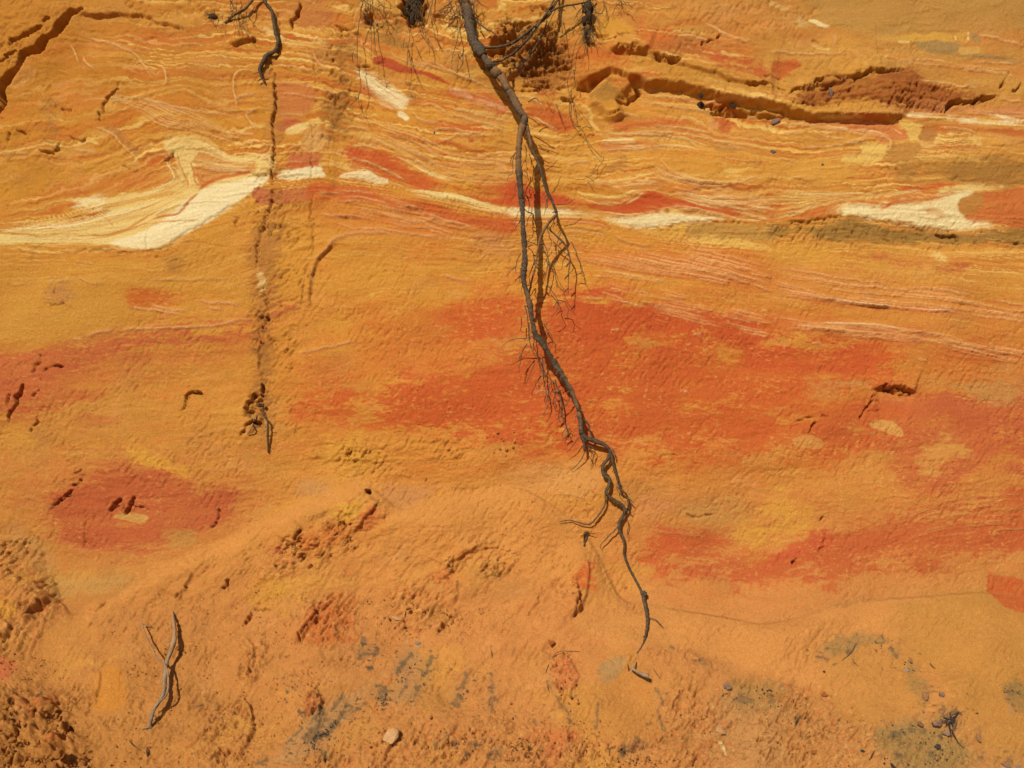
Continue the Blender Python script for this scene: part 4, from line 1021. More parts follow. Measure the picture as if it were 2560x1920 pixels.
paint('23:700,880 860,770 1000,790 990,850 820,1010 750,930', (178, 136, 84), 5, .2, .85)
paint('23:1750,950 1900,920 2300,1000 2300,1150 1900,1150', (164, 122, 64), 10, .6, .75)
paint('23:1500,1130 1700,1180 1900,1500 1850,1700 1500,1659 1700,1400', (200, 116, 64), 14, .6, .7)
paint('23:1650,1100 2300,1100 2300,1800 1800,1800', (196, 140, 82), 16, .5, .6)
paint('33:380,720 560,560 760,520 1000,540 1080,640 900,620 760,600 640,730 500,780', (166, 126, 72), 6, .5, .75)
paint('33:960,1380 1050,1290 1300,1290 1600,1400 1700,1520 1700,1800 1000,1800', (164, 128, 72), 10, .55, .8)
paint('33:1180,760 1330,900 1360,1150 1300,1250 1200,960', (164, 126, 70), 6, .6, .75)
paint('33:2020,960 2220,900 2220,1180 2100,1200', (152, 118, 66), 6, .6, .8)
paint('33:1900,-20 2300,80 2300,320 2060,300 1940,150', (196, 94, 46), 4, .5, .95)
paint('13:1230,640 1420,600 1520,620 1400,1080 1060,1160 1180,950', (192, 138, 82), 9, .5, .7)
paint('13:100,1659 400,1330 640,1160 900,1040 1200,860 1230,900 1000,1080 700,1340 560,1500 300,1659', (188, 136, 82), 8, .45, .75)
paint('13:1480,620 1700,900 1720,1180 1500,1280 1400,1100', (202, 138, 66), 10, .3, .6)
paint('13:620,1500 800,1300 1060,1280 1040,1480 860,1520 640,1659', (200, 137, 66), 9, .3, .6)
paint('13:560,260 900,220 960,380 880,500 600,640 400,660 460,480', (204, 116, 56), 12, .6, .85)
paint('13:430,1200 540,1080 560,1180 500,1260', (196, 100, 50), 7, .5, .85)
paint('13:1500,30 1720,-20 1700,120 1640,100', (204, 108, 56), 7, .5, .8)
paint('23:540,0 700,-20 690,140 600,160', (206, 100, 46), 8, .5, .85)
paint('22:620,1500 720,1560 700,1659 600,1659', (206, 104, 50), 8, .5, .85)
paint('22:640,1430 680,1480 690,1600 640,1560', (204, 100, 46), 6, .5, .85)
paint('23:400,700 480,700 560,1000 560,1150 420,1150 360,960', (208, 120, 66), 8, .6, .85)
paint('23:150,1400 500,1400 560,1659 200,1659', (206, 116, 62), 12, .6, .8)
paint('03:0,760 120,740 130,900 0,920', (206, 104, 66), 7, .5, .85)
paint('03:80,450 400,540 420,600 60,640', (196, 120, 60), 12, .6, .7)
paint('03:230,1200 400,1110 520,1120 460,1200 260,1240', (200, 112, 58), 7, .5, .6)
paint('03:500,1500 590,1500 600,1600 500,1620', (204, 104, 46), 6, .5, .8)
paint('03:0,300 180,290 200,430 0,460', YEL2, 10, .4, .7)
paint('03:880,860 1080,860 1090,1200 830,1200', (206, 132, 48), 10, .2, .8)
paint('03:400,0 1200,0 1100,120 700,150 560,230 520,180', (194, 142, 74), 12, .3, .8)
paint('03:400,540 700,380 900,450 800,760 600,1000 420,800', (204, 136, 64), 12, .3, .7)
paint('13:0,300 200,300 300,100 100,0 -60,100', YEL2, 10, .6, .6)
# charcoal and old humus washed out over the sand
for s, w, a in (('13:240,1510 330,1420 420,1330', 4, .8), ('13:420,1495 520,1390 600,1290 640,1240', 22, .85), ('13:480,1350 540,1260 640,1230', 12, .8), ('13:640,1240 720,1150 770,1050', 5, .8),
                ('13:560,1480 660,1370 760,1260 860,1160', 9, .6), ('13:600,1440 700,1340 900,1190 1040,1070', 6, .6), ('13:1060,1140 1100,1060 1130,1000', 16, .85), ('13:1080,1100 1140,1100', 8, .8),
                ('13:1200,920 1290,790 1390,670', 6, .8), ('13:1240,880 1300,770', 9, .6), ('13:1200,1180 1290,1000 1320,890', 5, .7), ('13:1380,1110 1420,970', 6, .75), ('13:1470,900 1500,780 1540,690', 6, .75),
                ('13:1420,870 1480,850', 8, .6), ('13:900,800 930,740 1010,720', 11, .85), ('13:910,600 980,600', 14, .8), ('13:1020,760 1060,700 1090,700', 14, .85), ('13:890,720 930,690', 8, .7), ('13:990,890 1010,830', 7, .6),
                ('13:1700,1000 1780,980 1830,900 1840,860', 8, .75), ('13:1680,1160 1760,1080 1800,1050', 14, .65), ('13:1990,1010 2040,1050 2030,850', 5, .7), ('13:1990,1230 2040,1130 2040,1060', 12, .55),
                ('13:1530,1520 1680,1410', 5, .75), ('13:1700,1500 1760,1480', 8, .8), ('13:1800,1500 1940,1500', 7, .6), ('13:1980,1640 2100,1580 2090,1500', 10, .8), ('13:1800,1560 1830,1590', 8, .6),
                ('13:-20,1659 130,1610', 6, .8), ('13:550,1520 600,1600 620,1660', 12, .8), ('13:330,1010 370,1060', 7, .6), ('13:770,1150 830,1160', 10, .7), ('13:220,940 280,935', 4, .6),
                ('03:340,1100 430,1055', 5, .6),
                ('23:300,880 310,980 400,1150 480,1250 500,1400', 3.5, .6), ('23:745,1130 730,1280 715,1420', 3.5, .7), ('23:1200,1000 1280,1130 1250,1220 1290,1330 1340,1420', 4.5, .65), ('23:900,1560 1020,1530 1100,1500 1200,1480', 13, .55),
                ('23:920,1600 1000,1560', 10, .7), ('23:480,1330 510,1325', 5, .8), ('23:180,1300 210,1290', 6, .8), ('23:1900,1100 2000,1080 2100,1100', 9, .6), ('23:1340,660 1400,690', 4, .6), ('23:1520,800 1610,780 1700,850', 5, .5),
                ('33:370,715 430,750 520,775', 5, .8), ('33:640,730 700,680 760,600', 6, .8), ('33:1010,660 1060,690 1110,760', 9, .75), ('33:660,600 720,590', 7, .6), ('33:900,610 1000,610', 5, .5), ('33:1190,740 1230,780', 6, .6),
                ('33:1200,830 1210,860', 9, .5), ('33:1330,1000 1340,1170', 9, .5), ('33:1410,1265 1520,1270 1610,1220', 15, .7), ('33:1520,1340 1600,1350', 14, .7), ('33:1000,1420 1140,1440', 12, .7), ('33:1340,1590 1420,1600', 14, .7),
                ('33:1480,1460 1440,1450', 6, .8), ('33:1050,1620 1100,1650', 10, .8), ('33:1780,1600 1850,1590', 10, .6), ('33:2030,1080 2100,1050', 8, .6), ('33:2060,1150 2110,1200', 9, .5), ('33:70,990 150,965', 5, .6), ('33:230,1310 250,1240 290,1200', 5, .8),
                ('33:0,1080 60,1120', 9, .5), ('33:1150,1390 1300,1400 1320,1440', 7, .5), ('33:2030,1630 2100,1640', 12, .6)):
    path = path_of(s, 4)
    win, D, S, T = seg_field(path, w * 2.2 + 6)
    k = np.exp(-(D / (w * .85)) ** 2) * taper(T, .2)
    m = (sstep(k + NZ2[win] * 1.3 + FU[win] * .07 + NZ1[win] * .2, .42, .74) * a * .85)[..., None]
    COL[win] = COL[win] * (1 - m) + lin((98, 78, 56)) * m
    mm = (np.exp(-(D / (w * 1.7)) ** 2) * taper(T, .2) * .35 * a)[..., None]
    COL[win] = COL[win] * (1 - mm) + lin((140, 112, 76)) * mm
stroke('g:1200,1040 1290,1195 1340,1292 1400,1306 1500,1323 1590,1338 1650,1350 1750,1328 1820,1306 1900,1294 2000,1288 2130,1278 2240,1286', 7, (176, 122, 62), .4, 7)  # tan line with a thin shadow painted in, along the sand fan's upper edge
stroke('23:1770,1390 1810,1470 1850,1590', 9, (230, 192, 130), .9, 3, .5)
# small crumbs of red and ochre sand-rock in the heaps
xs = perlin(UU / 15, VV / 13, 101); ys = perlin(UU / 11, VV / 10, 102)
k = SANDM * np.clip(ROUGH, 0, 1)
tint(sstep(xs, .35, .6) * k, (206, 110, 58), .5)
tint(sstep(ys, .40, .65) * k, (226, 168, 96), .45)
# smooth sheets
for s in ('33:-200,420 2300,100 2300,1500 1850,1480 1400,960 1100,560 500,420 200,560', '33:500,760 1150,640 1320,1150 1200,1280 700,1330 500,1000', '23:760,1030 1000,860 1180,900 1270,1420 700,1480',
          '23:480,1180 740,1060 710,1450 500,1420', '23:500,420 1200,330 2212,430 2212,900 1300,650 1000,760 560,760', 'g:600,1108 740,1048 780,1060 640,1130 400,1240 180,1330 300,1270',
          'g:860,1100 1100,1055 1230,1130 1320,1290 1280,1300 1200,1180 1000,1150 900,1160', '03:400,560 700,380 860,470 800,760 600,1000 420,820', '03:600,1200 760,1300 800,1450 760,1659 660,1659 660,1400',
          '13:1230,640 1420,600 1520,620 1400,1080 1060,1160 1180,950', '13:620,1500 800,1300 1060,1280 1040,1480', '03:880,860 1080,860 1090,1220 840,1220'):
    w, m = poly_mask(s, 10, .2)
    ROUGH[w] *= (1 - m * .93)
# heaps, runnels and hollows of the slope
x3, y3 = rot(-math.radians(48), 75, 30)
sr = np.clip(ROUGH, 0, 1) * SANDM
x5, y5 = rot(-math.radians(36), 300, 42)
H += SANDM * (fbm(UU / 230, VV / 160, 2, 110) * 0.03 + fbm(x5 + WU / 50, y5 + WV / 16, 3, 111) * .009 * (.35 + .65 * sstep(ROUGH, .1, .5)))
H += sr * (fbm(x3, y3, 2, 112) * 0.010 + terrace(fbm(x3 * 1.6, y3 * 1.5, 4, 113), 7, .3) * .011)
x4, y4 = rot(-math.radians(55), 30, 8)
H -= sr * sstep(fbm(x4, y4, 3, 115), .16, .27) * 0.015 * sstep(fbm(UU / 110, VV / 80, 2, 116), -.1, .25)
H += sr * np.clip(perlin(UU / 13, VV / 12, 117) - .25, 0, 1) * 0.006
H += sr * np.clip(perlin(UU / 8, VV / 7.5, 118) - .25, 0, 1) * 0.007
for s, w, h in (('03:450,210 420,290 340,370 250,450', 13, .05), ('03:110,540 60,620 -20,650', 9, .03), ('03:390,550 350,580', 8, .03), ('03:140,650 100,700', 6, .02), ('03:940,240 880,300', 8, .035), ('03:920,190 900,240', 6, .02),
                ('03:820,430 780,480', 6, .02), ('03:1140,480 1060,580', 5, .02), ('03:1230,540 1180,640', 5, .02), ('03:2030,40 1990,110 1940,180', 8, .035), ('03:2200,340 2160,410 2130,460', 9, .045), ('03:1920,490 2000,530', 4, .015),
                ('03:1650,110 1590,200 1540,240', 7, .025), ('03:1870,300 1800,400', 6, .02), ('03:1740,650 1690,740', 5, .015), ('03:1400,180 1440,240', 7, .02), ('03:1620,680 1560,720', 8, .02), ('03:2190,680 2170,800 2180,880', 9, .035),
                ('03:2110,870 2100,950', 7, .025), ('03:190,1060 170,1110', 24, .10), ('03:200,1150 160,1240', 22, .10), ('03:130,1320 200,1350', 16, .07), ('03:230,1420 230,1490', 18, .08), ('03:620,1340 630,1420 610,1540', 18, .09), ('03:600,1340 710,1335', 12, .05),
                ('03:300,1290 310,1330', 12, .05), ('03:520,1090 540,1180', 10, .05), ('03:450,1090 500,1110', 9, .045), ('03:2000,1520 1950,1590', 12, .04), ('03:1900,1500 1980,1600', 9, .03), ('03:2150,1180 2180,1240', 9, .03), ('03:1930,1200 1940,1230', 9, .03),
                ('03:2080,1090 2110,1110', 9, .03), ('03:1180,770 1130,780', 9, .03), ('03:1210,840 1170,860', 10, .03), ('03:880,1070 780,1180', 8, .02),
                ('13:560,250 530,390 480,470 420,580 380,660', 8, .03), ('13:690,190 640,230', 4, .012), ('13:290,180 250,260', 4, .015), ('13:20,290 70,290', 7, .03), ('13:0,340 180,330', 6, .02), ('13:1290,190 1285,220', 5, .025),
                ('13:1400,340 1395,420', 5, .03), ('13:1300,370 1290,490', 5, .025), ('13:1320,380 1305,470', 3, .02), ('13:1170,350 1150,390', 7, .03), ('13:440,790 425,840', 8, .03), ('13:850,835 810,860', 6, .025), ('13:750,760 740,800', 4, .02),
                ('13:1690,60 1640,40', 8, .03), ('13:1740,760 1720,810', 5, .02), ('13:2040,660 2035,700', 5, .025), ('13:470,1040 540,1130', 8, .03), ('13:540,1170 500,1250', 8, .035), ('13:1000,1290 940,1340', 7, .03), ('13:1270,1480 1230,1540', 5, .02),
                ('13:1060,1510 1050,1530', 8, .03), ('13:920,1580 930,1640', 6, .03), ('13:1370,1340 1370,1370', 4, .015), ('13:570,1530 610,1600 620,1659', 8, .03), ('13:900,1430 950,1350', 4, .014), ('13:490,1580 500,1610', 6, .02), ('13:1540,1240 1530,1290 1460,1300', 4, .015),
                ('23:530,130 570,190 560,330 480,440', 7, .03), ('23:530,40 510,90', 6, .025), ('23:160,350 140,390', 7, .03), ('23:260,130 230,270 160,370', 4, .014), ('23:470,700 430,770', 7, .03), ('23:400,850 380,890', 6, .025),
                ('23:440,1560 400,1630', 7, .03), ('23:230,1560 220,1590', 7, .03), ('23:520,1440 525,1470', 10, .05), ('23:920,480 915,500', 4, .015), ('23:1330,1370 1340,1400', 5, .02), ('23:1700,1659 1780,1560', 8, .012), ('23:1150,1500 1160,1520', 6, .02),
                ('23:1800,330 1950,380 2080,395', 5, .008)):
    groove(s, w, h)
rough('03:-200,1050 120,1040 480,1080 560,1200 640,1330 700,1700 -200,1700', 1.3)
_w2, _m2 = poly_mask('03:-200,1050 120,1040 480,1080 560,1200 620,1330 680,1700 -200,1700', 16, .3)
H[_w2] += _m2 * (fbm(UU[_w2] / 46, VV[_w2] / 40, 3, 119) * .05 + terrace(fbm(UU[_w2] / 30, VV[_w2] / 26, 3, 120), 5) * .03)
bulge('03:-200,1050 120,1040 480,1080 560,1200 640,1330 660,1659 -200,1700', .05, 30)
bulge('03:-200,0 300,60 460,230 610,350 400,540 -200,700', .035, 26)
step('03:300,60 400,150 520,230 612,350', .014, 40, 10, .1, flip=-1)
bulge('13:180,930 560,760 1000,560 1100,900 700,1100 500,1180 300,1200', .012, 20)
bulge('g:860,1130 960,1180 1100,1200 1130,1290 1000,1340 860,1320 780,1240', .03, 70)
bulge('g:1225,1185 1285,1200 1290,1270 1240,1340 1215,1260', .018, 18)
step('g:1270,1210 1262,1290 1238,1345', .012, 30, 12, .2, flip=-1)
bulge('g:640,1130 800,1055 850,1130 760,1190 600,1240 500,1290', .03, 50)
for q, h in (('13:380,660 430,560 500,460 540,380 560,250', .018), ('13:540,1250 570,1150 540,1060 470,1020', .014), ('03:2000,1640 2120,1500 2190,1350 2180,1200 2100,1080', .016), ('03:2120,950 2190,800 2200,660 2140,560', .012),
             ('12:870,1260 940,1180 1020,1110 1060,1040 970,960', .012), ('12:350,1400 400,1280 430,1230', .016), ('12:540,1420 570,1340', .014), ('03:250,470 340,390 430,290 470,200', .03), ('03:60,640 120,560 180,500', .02),
             ('23:480,440 560,340 570,200 530,80', .022), ('12:1650,1659 1720,1560 1850,1450 1930,1380', .016), ('03:830,1200 880,1000 900,870', .008), ('03:600,1560 650,1420 600,1330', .012), ('13:1560,60 1640,40 1720,-40', .015),
             ('23:430,1150 560,1000 470,720', .008), ('13:1680,300 1740,200 1740,60', .008), ('03:1560,260 1650,110 1700,-20', .014)):
    step(q, h, 46, 9, .12)
step('33:330,300 480,305 640,275 800,215 960,190', .004, 30, 20, .5)
# ------------------------------------------------------------------ materials
def new_mat(name, rough=0.9):
    m = bpy.data.materials.new(name); m.use_nodes = True
    nt = m.node_tree; b = nt.nodes['Principled BSDF']
    b.inputs['Roughness'].default_value = rough
    b.inputs['Specular IOR Level'].default_value = 0.12
    return m, nt, b


def nd(nt, kind, **kw):
    n = nt.nodes.new(kind)
    for k, v in kw.items():
        if k in n.inputs:
            n.inputs[k].default_value = v
        else:
            setattr(n, k, v)
    return n


def ramp(nt, stops):
    n = nt.nodes.new('ShaderNodeValToRGB')
    e = n.color_ramp.elements
    while len(e) < len(stops):
        e.new(0.5)
    for q, (p, c) in zip(e, stops):
        q.position = p; q.color = (*c, 1) if len(c) == 3 else c
    return n


ALBEDO = np.array([0.72, 0.755, 0.75], F)


def sand_material(name, attr=True, base=None, grain=1.0):
    """sand and soft sandstone: bed colour, mottling, single grains, fine relief"""
    m, nt, b = new_mat(name, 0.95)
    L = nt.links.new
    tc = nd(nt, 'ShaderNodeTexCoord')
    if attr:
        src = nd(nt, 'ShaderNodeAttribute', attribute_name='sediment')
        col = src.outputs['Color']
    else:
        src = nd(nt, 'ShaderNodeRGB'); src.outputs[0].default_value = (*base, 1)
        col = src.outputs[0]
    n1 = nd(nt, 'ShaderNodeTexNoise', Scale=70.0, Detail=4.0, Roughness=0.7)
    n2 = nd(nt, 'ShaderNodeTexNoise', Scale=210.0, Detail=3.0, Roughness=0.7)
    for n in (n1, n2):
        L(tc.outputs['Object'], n.inputs['Vector'])
    r1 = ramp(nt, [(0.25, (0.80, 0.78, 0.74)), (0.5, (1, 1, 1)), (0.78, (1.16, 1.17, 1.20))])
    r2 = ramp(nt, [(0.30, (0.62, 0.58, 0.55)), (0.5, (1, 1, 1)), (0.72, (1.24, 1.25, 1.28))])
    L(n1.outputs['Fac'], r1.inputs['Fac']); L(n2.outputs['Fac'], r2.inputs['Fac'])
    m1 = nd(nt, 'ShaderNodeMix', data_type='RGBA', blend_type='MULTIPLY'); m1.inputs[0].default_value = 0.40
    m2 = nd(nt, 'ShaderNodeMix', data_type='RGBA', blend_type='MULTIPLY'); m2.inputs[0].default_value = 0.55 * grain
    L(col, m1.inputs[6]); L(r1.outputs['Color'], m1.inputs[7])
    L(m1.outputs[2], m2.inputs[6]); L(r2.outputs['Color'], m2.inputs[7])
    L(m2.outputs[2], b.inputs['Base Color'])
    n3 = nd(nt, 'ShaderNodeTexNoise', Scale=150.0, Detail=5.0, Roughness=0.75)
    L(tc.outputs['Object'], n3.inputs['Vector'])
    bp = nd(nt, 'ShaderNodeBump', Strength=1.0 * grain, Distance=0.0048)
    L(n3.outputs['Fac'], bp.inputs['Height'])
    L(bp.outputs['Normal'], b.inputs['Normal'])
    return m


def plain_material(name, c0, c1, scale=60.0, rough=0.85, bump=0.4, stretch=None, c2=None):
    m, nt, b = new_mat(name, rough)
    L = nt.links.new
    tc = nd(nt, 'ShaderNodeTexCoord')
    mp = nd(nt, 'ShaderNodeMapping')
    if stretch:
        mp.inputs['Scale'].default_value = stretch
    L(tc.outputs['Object'], mp.inputs['Vector'])
    n1 = nd(nt, 'ShaderNodeTexNoise', Scale=scale, Detail=5.0, Roughness=0.65)
    L(mp.outputs['Vector'], n1.inputs['Vector'])
    st = [(0.3, c0), (0.62, c1)] + ([(0.8, c2)] if c2 else [])
    r = ramp(nt, st)
    L(n1.outputs['Fac'], r.inputs['Fac']); L(r.outputs['Color'], b.inputs['Base Color'])
    bp = nd(nt, 'ShaderNodeBump', Strength=bump, Distance=0.004)
    L(n1.outputs['Fac'], bp.inputs['Height']); L(bp.outputs['Normal'], b.inputs['Normal'])
    return m


def tag(o, label=None, cat=None, group=None, kind=None):
    if label: o['label'] = label
    if cat: o['category'] = cat
    if group: o['group'] = group
    if kind: o['kind'] = kind
    return o


# ------------------------------------------------------------------ the bank as two sheets of real relief
H = blur(H * .35 + H * .65, 0)
kv = (V - 960.0) / 1280.0 * KU
T0 = ray_t(V)
Z0 = CAM[2] - kv * T0
M0 = prof_slope(Z0)
NRM = np.stack([np.zeros(NV), -1 / np.sqrt(1 + M0 ** 2), M0 / np.sqrt(1 + M0 ** 2)], 1)
KX = (U - 1280.0) / 1280.0 * KU
POS = np.empty((NV, NU, 3), F)
POS[..., 0] = KX[None, :] * T0[:, None]
POS[..., 1] = (CAM[1] + T0)[:, None]
POS[..., 2] = Z0[:, None]
POS += NRM[:, None, :].astype(F) * H[..., None]
SED = np.clip(COL * ALBEDO, 0.004, 0.85)


def grid_object(name, cellmask, mat):
    idx = np.arange(NV * NU).reshape(NV, NU)
    a = idx[:-1, :-1][cellmask]; b = idx[:-1, 1:][cellmask]; c = idx[1:, 1:][cellmask]; d = idx[1:, :-1][cellmask]
    quads = np.stack([a, d, c, b], 1)
    used = np.zeros(NV * NU, bool); used[quads.ravel()] = True
    remap = np.cumsum(used) - 1
    vs = POS.reshape(-1, 3)[used]; q = remap[quads].astype(np.int32)
    me = bpy.data.meshes.new(name)
    me.vertices.add(len(vs)); me.vertices.foreach_set('co', vs.astype(F).ravel())
    me.loops.add(q.size); me.loops.foreach_set('vertex_index', q.ravel())
    me.polygons.add(len(q)); me.polygons.foreach_set('loop_start', np.arange(0, q.size, 4, dtype=np.int32))
    me.update(calc_edges=True)
    at = me.color_attributes.new('sediment', 'FLOAT_COLOR', 'POINT')
    rgba = np.ones((len(vs), 4), F); rgba[:, :3] = SED.reshape(-1, 3)[used]
    at.data.foreach_set('color', rgba.ravel())
    me.polygons.foreach_set('use_smooth', np.ones(len(q), bool))
    me.materials.append(mat)
    o = bpy.data.objects.new(name, me); C.objects.link(o)
    return tag(o, kind='structure')


MS = sand_material('layered_sand')
cell = SANDM[:-1, :-1] > 0.5
cliff = grid_object('cliff_face', ~cell, MS)
slope = grid_object('sand_slope', cell, MS)
cliff['label'] = 'cliff of layered orange, red and cream sand'
slope['label'] = 'slope of fallen orange sand at the foot of the cliff'


def sheet(name, verts, faces, mat):
    me = bpy.data.meshes.new(name); me.from_pydata(verts, [], faces); me.update()
    me.materials.append(mat)
    o = bpy.data.objects.new(name, me); C.objects.link(o)
    return tag(o, kind='structure')


MB = sand_material('beach_sand', False, tuple(float(q) for q in lin((206, 142, 72)) * ALBEDO))
zb = float(POS[-1, :, 2].max())
sheet('beach', [(-400, -500, -0.02), (400, -500, -0.02), (400, 0.0, -0.02), (-400, 0.0, -0.02)], [(0, 1, 2, 3)], MB)
yt, zt = float(POS[0, :, 1].mean()), float(POS[0, :, 2].max())
xl, xr = float(POS[0, 0, 0]), float(POS[0, -1, 0])
sheet('cliff_top', [(xl, yt - .03, zt - .03), (xr, yt - .03, zt - .03), (xr, yt + 20, zt + 1), (xl, yt + 20, zt + 1)], [(0, 1, 2, 3)], MB)


def hval(u, v):
    i = np.clip(np.searchsorted(V, v), 1, NV - 1); j = np.clip(np.searchsorted(U, u), 1, NU - 1)
    fv = (v - V[i - 1]) / (V[i] - V[i - 1]); fu = (u - U[j - 1]) / (U[j] - U[j - 1])
    return ((H[i - 1, j - 1] * (1 - fu) + H[i - 1, j] * fu) * (1 - fv) + (H[i, j - 1] * (1 - fu) + H[i, j] * fu) * fv)


def spot(u, v, off=0.0):
    """point that stands off the bank by off, on the camera ray through image pixel (u, v)"""
    k = (v - 960.0) / 1280.0 * KU
    t = float(ray_t(np.array([v]))[0])
    m = float(prof_slope(np.array([CAM[2] - k * t]))[0])
    h = float(hval(u, v)) + off
    t -= h * math.sqrt(1 + m * m) / (1 + k * m)  # slid along the camera ray, so it still projects to that image pixel
    return Vector(((u - 1280.0) / 1280.0 * KU * t, CAM[1] + t, CAM[2] - k * t))


def out(v):
    k = (v - 960.0) / 1280.0 * KU
    t = float(ray_t(np.array([v]))[0])
    m = float(prof_slope(np.array([CAM[2] - k * t]))[0])
    return Vector((0, -1, m)).normalized()


def px(u, v):                       # metres per image pixel there
    return float(ray_t(np.array([v]))[0]) * KU / 1280.0
# ------------------------------------------------------------------ roots, twigs and stones
M_GREY = plain_material('weathered_root_bark', (0.026, 0.018, 0.011), (0.105, 0.078, 0.050), 110, .95, 1.0, (1, 1, 1.8), (0.36, 0.30, 0.22))
M_BROWN = plain_material('brown_root_bark', (0.030, 0.020, 0.011), (0.100, 0.070, 0.040), 85, .9, 1.0, (1, 1, 1.4), (0.22, 0.17, 0.11))
M_FINE = plain_material('rootlet_bark', (0.050, 0.032, 0.017), (0.125, 0.088, 0.050), 80, .9, .3)
M_DRY = plain_material('bleached_driftwood', (0.10, 0.080, 0.052), (0.25, 0.205, 0.14), 60, .9, .8, (1, 1, .6), (0.36, 0.305, 0.215))
M_DARK = plain_material('humus', (0.018, 0.011, 0.006), (0.060, 0.038, 0.020), 90, .95, .8)
def dusty(m, amt=.55):
    nt = m.node_tree; b = nt.nodes['Principled BSDF']; L = nt.links.new
    src = b.inputs['Base Color'].links[0].from_socket
    geo = nd(nt, 'ShaderNodeNewGeometry'); sx = nd(nt, 'ShaderNodeSeparateXYZ'); L(geo.outputs['Normal'], sx.inputs[0])
    tc = nd(nt, 'ShaderNodeTexCoord'); n = nd(nt, 'ShaderNodeTexNoise', Scale=3.0, Detail=4.0); L(tc.outputs['Object'], n.inputs['Vector'])
    a = nd(nt, 'ShaderNodeMath', operation='MULTIPLY_ADD'); L(n.outputs['Fac'], a.inputs[0]); a.inputs[1].default_value = 1.6; a.inputs[2].default_value = -.75
    c = nd(nt, 'ShaderNodeMath', operation='MULTIPLY_ADD', use_clamp=True); L(sx.outputs['Z'], c.inputs[0]); c.inputs[1].default_value = amt; L(a.outputs[0], c.inputs[2])
    mx = nd(nt, 'ShaderNodeMix', data_type='RGBA'); L(c.outputs[0], mx.inputs[0]); L(src, mx.inputs[6])
    mx.inputs[7].default_value = (*[float(q) for q in lin((206, 138, 70)) * ALBEDO], 1); L(mx.outputs[2], b.inputs['Base Color'])
    return m


M_STONE = plain_material('dark_ironstone', (0.050, 0.040, 0.042), (0.115, 0.090, 0.088), 40, .75, .5)
M_BROWNSTONE = plain_material('brown_ironstone', (0.085, 0.047, 0.026), (0.20, 0.115, 0.060), 45, .8, .5)
M_GREYSTONE = plain_material('grey_stone', (0.095, 0.080, 0.066), (0.20, 0.17, 0.135), 45, .85, .5)
M_BLUE = plain_material('blue_grey_stone', (0.12, 0.125, 0.115), (0.22, 0.225, 0.20), 45, .8, .4)
M_PALE = plain_material('pale_sandstone', (0.44, 0.22, 0.09), (0.58, 0.38, 0.17), 14, .95, .9, None, (0.66, 0.50, 0.27))
M_COAL = plain_material('charcoal', (0.020, 0.016, 0.014), (0.055, 0.046, 0.040), 90, .9, .6)
for q in (M_STONE, M_BROWNSTONE, M_GREYSTONE, M_BLUE, M_PALE, M_GREY, M_DRY):
    dusty(q, .42 if q not in (M_GREY, M_DRY) else .22)
M_CLOD = sand_material('sand_clod', False, tuple(float(q) for q in lin((206, 134, 62)) * ALBEDO))
M_CLOD2 = sand_material('red_sand_clod', False, tuple(float(q) for q in lin((202, 118, 60)) * ALBEDO))


class Tube:
    """tapered, knotty tubes gathered into one mesh"""

    def __init__(self):
        self.v = []; self.f = []

    def add(self, pts, rad, sides=7, rough=.12, seed=0):
        r = random.Random(seed)
        pts = [Vector(p) for p in pts]
        n = len(pts); base = len(self.v)
        ref = Vector((0.3, -1, 0.1)).normalized()
        ph = r.uniform(0, 6)
        for i, p in enumerate(pts):
            d = (pts[min(i + 1, n - 1)] - pts[max(i - 1, 0)]).normalized()
            a = d.cross(ref)
            if a.length < 1e-4:
                a = d.cross(Vector((1, 0, 0)))
            a.normalize(); b = d.cross(a).normalized()
            ri = rad[i] * (1 + r.uniform(-rough, rough) * .8)
            for k in range(sides):
                t = 2 * math.pi * k / sides
                q = ri * (1 + rough * (math.sin(2 * t + ph + i * .35) * .6 + r.uniform(-.6, .6)))
                self.v.append(p + a * (q * math.cos(t)) + b * (q * math.sin(t)))
        for i in range(n - 1):
            for k in range(sides):
                k2 = (k + 1) % sides
                self.f.append((base + i * sides + k, base + i * sides + k2, base + (i + 1) * sides + k2, base + (i + 1) * sides + k))
        self.f.append(tuple(base + k for k in range(sides))[::-1])
        self.f.append(tuple(base + (n - 1) * sides + k for k in range(sides)))

    def ball(self, c, r, seed=0, squash=(1, 1, 1)):
        rr = random.Random(seed); base = len(self.v); c = Vector(c)
        n, m = 6, 8
        for i in range(n + 1):
            t = math.pi * i / n
            for k in range(m):
                a = 2 * math.pi * k / m
                q = r * rr.uniform(.6, 1.25)
                self.v.append(c + Vector((q * math.sin(t) * math.cos(a) * squash[0], q * math.sin(t) * math.sin(a) * squash[1], q * math.cos(t) * squash[2])))
        for i in range(n):
            for k in range(m):
                self.f.append((base + i * m + k, base + i * m + (k + 1) % m, base + (i + 1) * m + (k + 1) % m, base + (i + 1) * m + k))

    def build(self, name, mat, parent=None, origin=None):
        me = bpy.data.meshes.new(name)
        o0 = Vector(origin) if origin is not None else Vector((0, 0, 0))
        me.from_pydata([tuple(p - o0) for p in self.v], [], self.f)
        me.polygons.foreach_set('use_smooth', [True] * len(me.polygons))
        me.materials.append(mat); me.update()
        o = bpy.data.objects.new(name, me); C.objects.link(o)
        if parent is not None:
            o.parent = parent
            o.location = o0 - parent.location
        else:
            o.location = o0
        return o


def root_path(s, offs, jit=1.2, step=4.5):
    """3-D course of a root: traced course s, standing offs (list, metres) off the bank"""
    p = crom(pp(s) if isinstance(s, str) else s, step)
    p = jitter(p, jit, 14)
    d = np.concatenate([[0], np.cumsum(np.hypot(*np.diff(p, axis=0).T))]); d /= d[-1]
    o = np.interp(d, np.linspace(0, 1, len(offs)), offs)
    return [spot(u, v, q) for (u, v), q in zip(p, o)], d, p


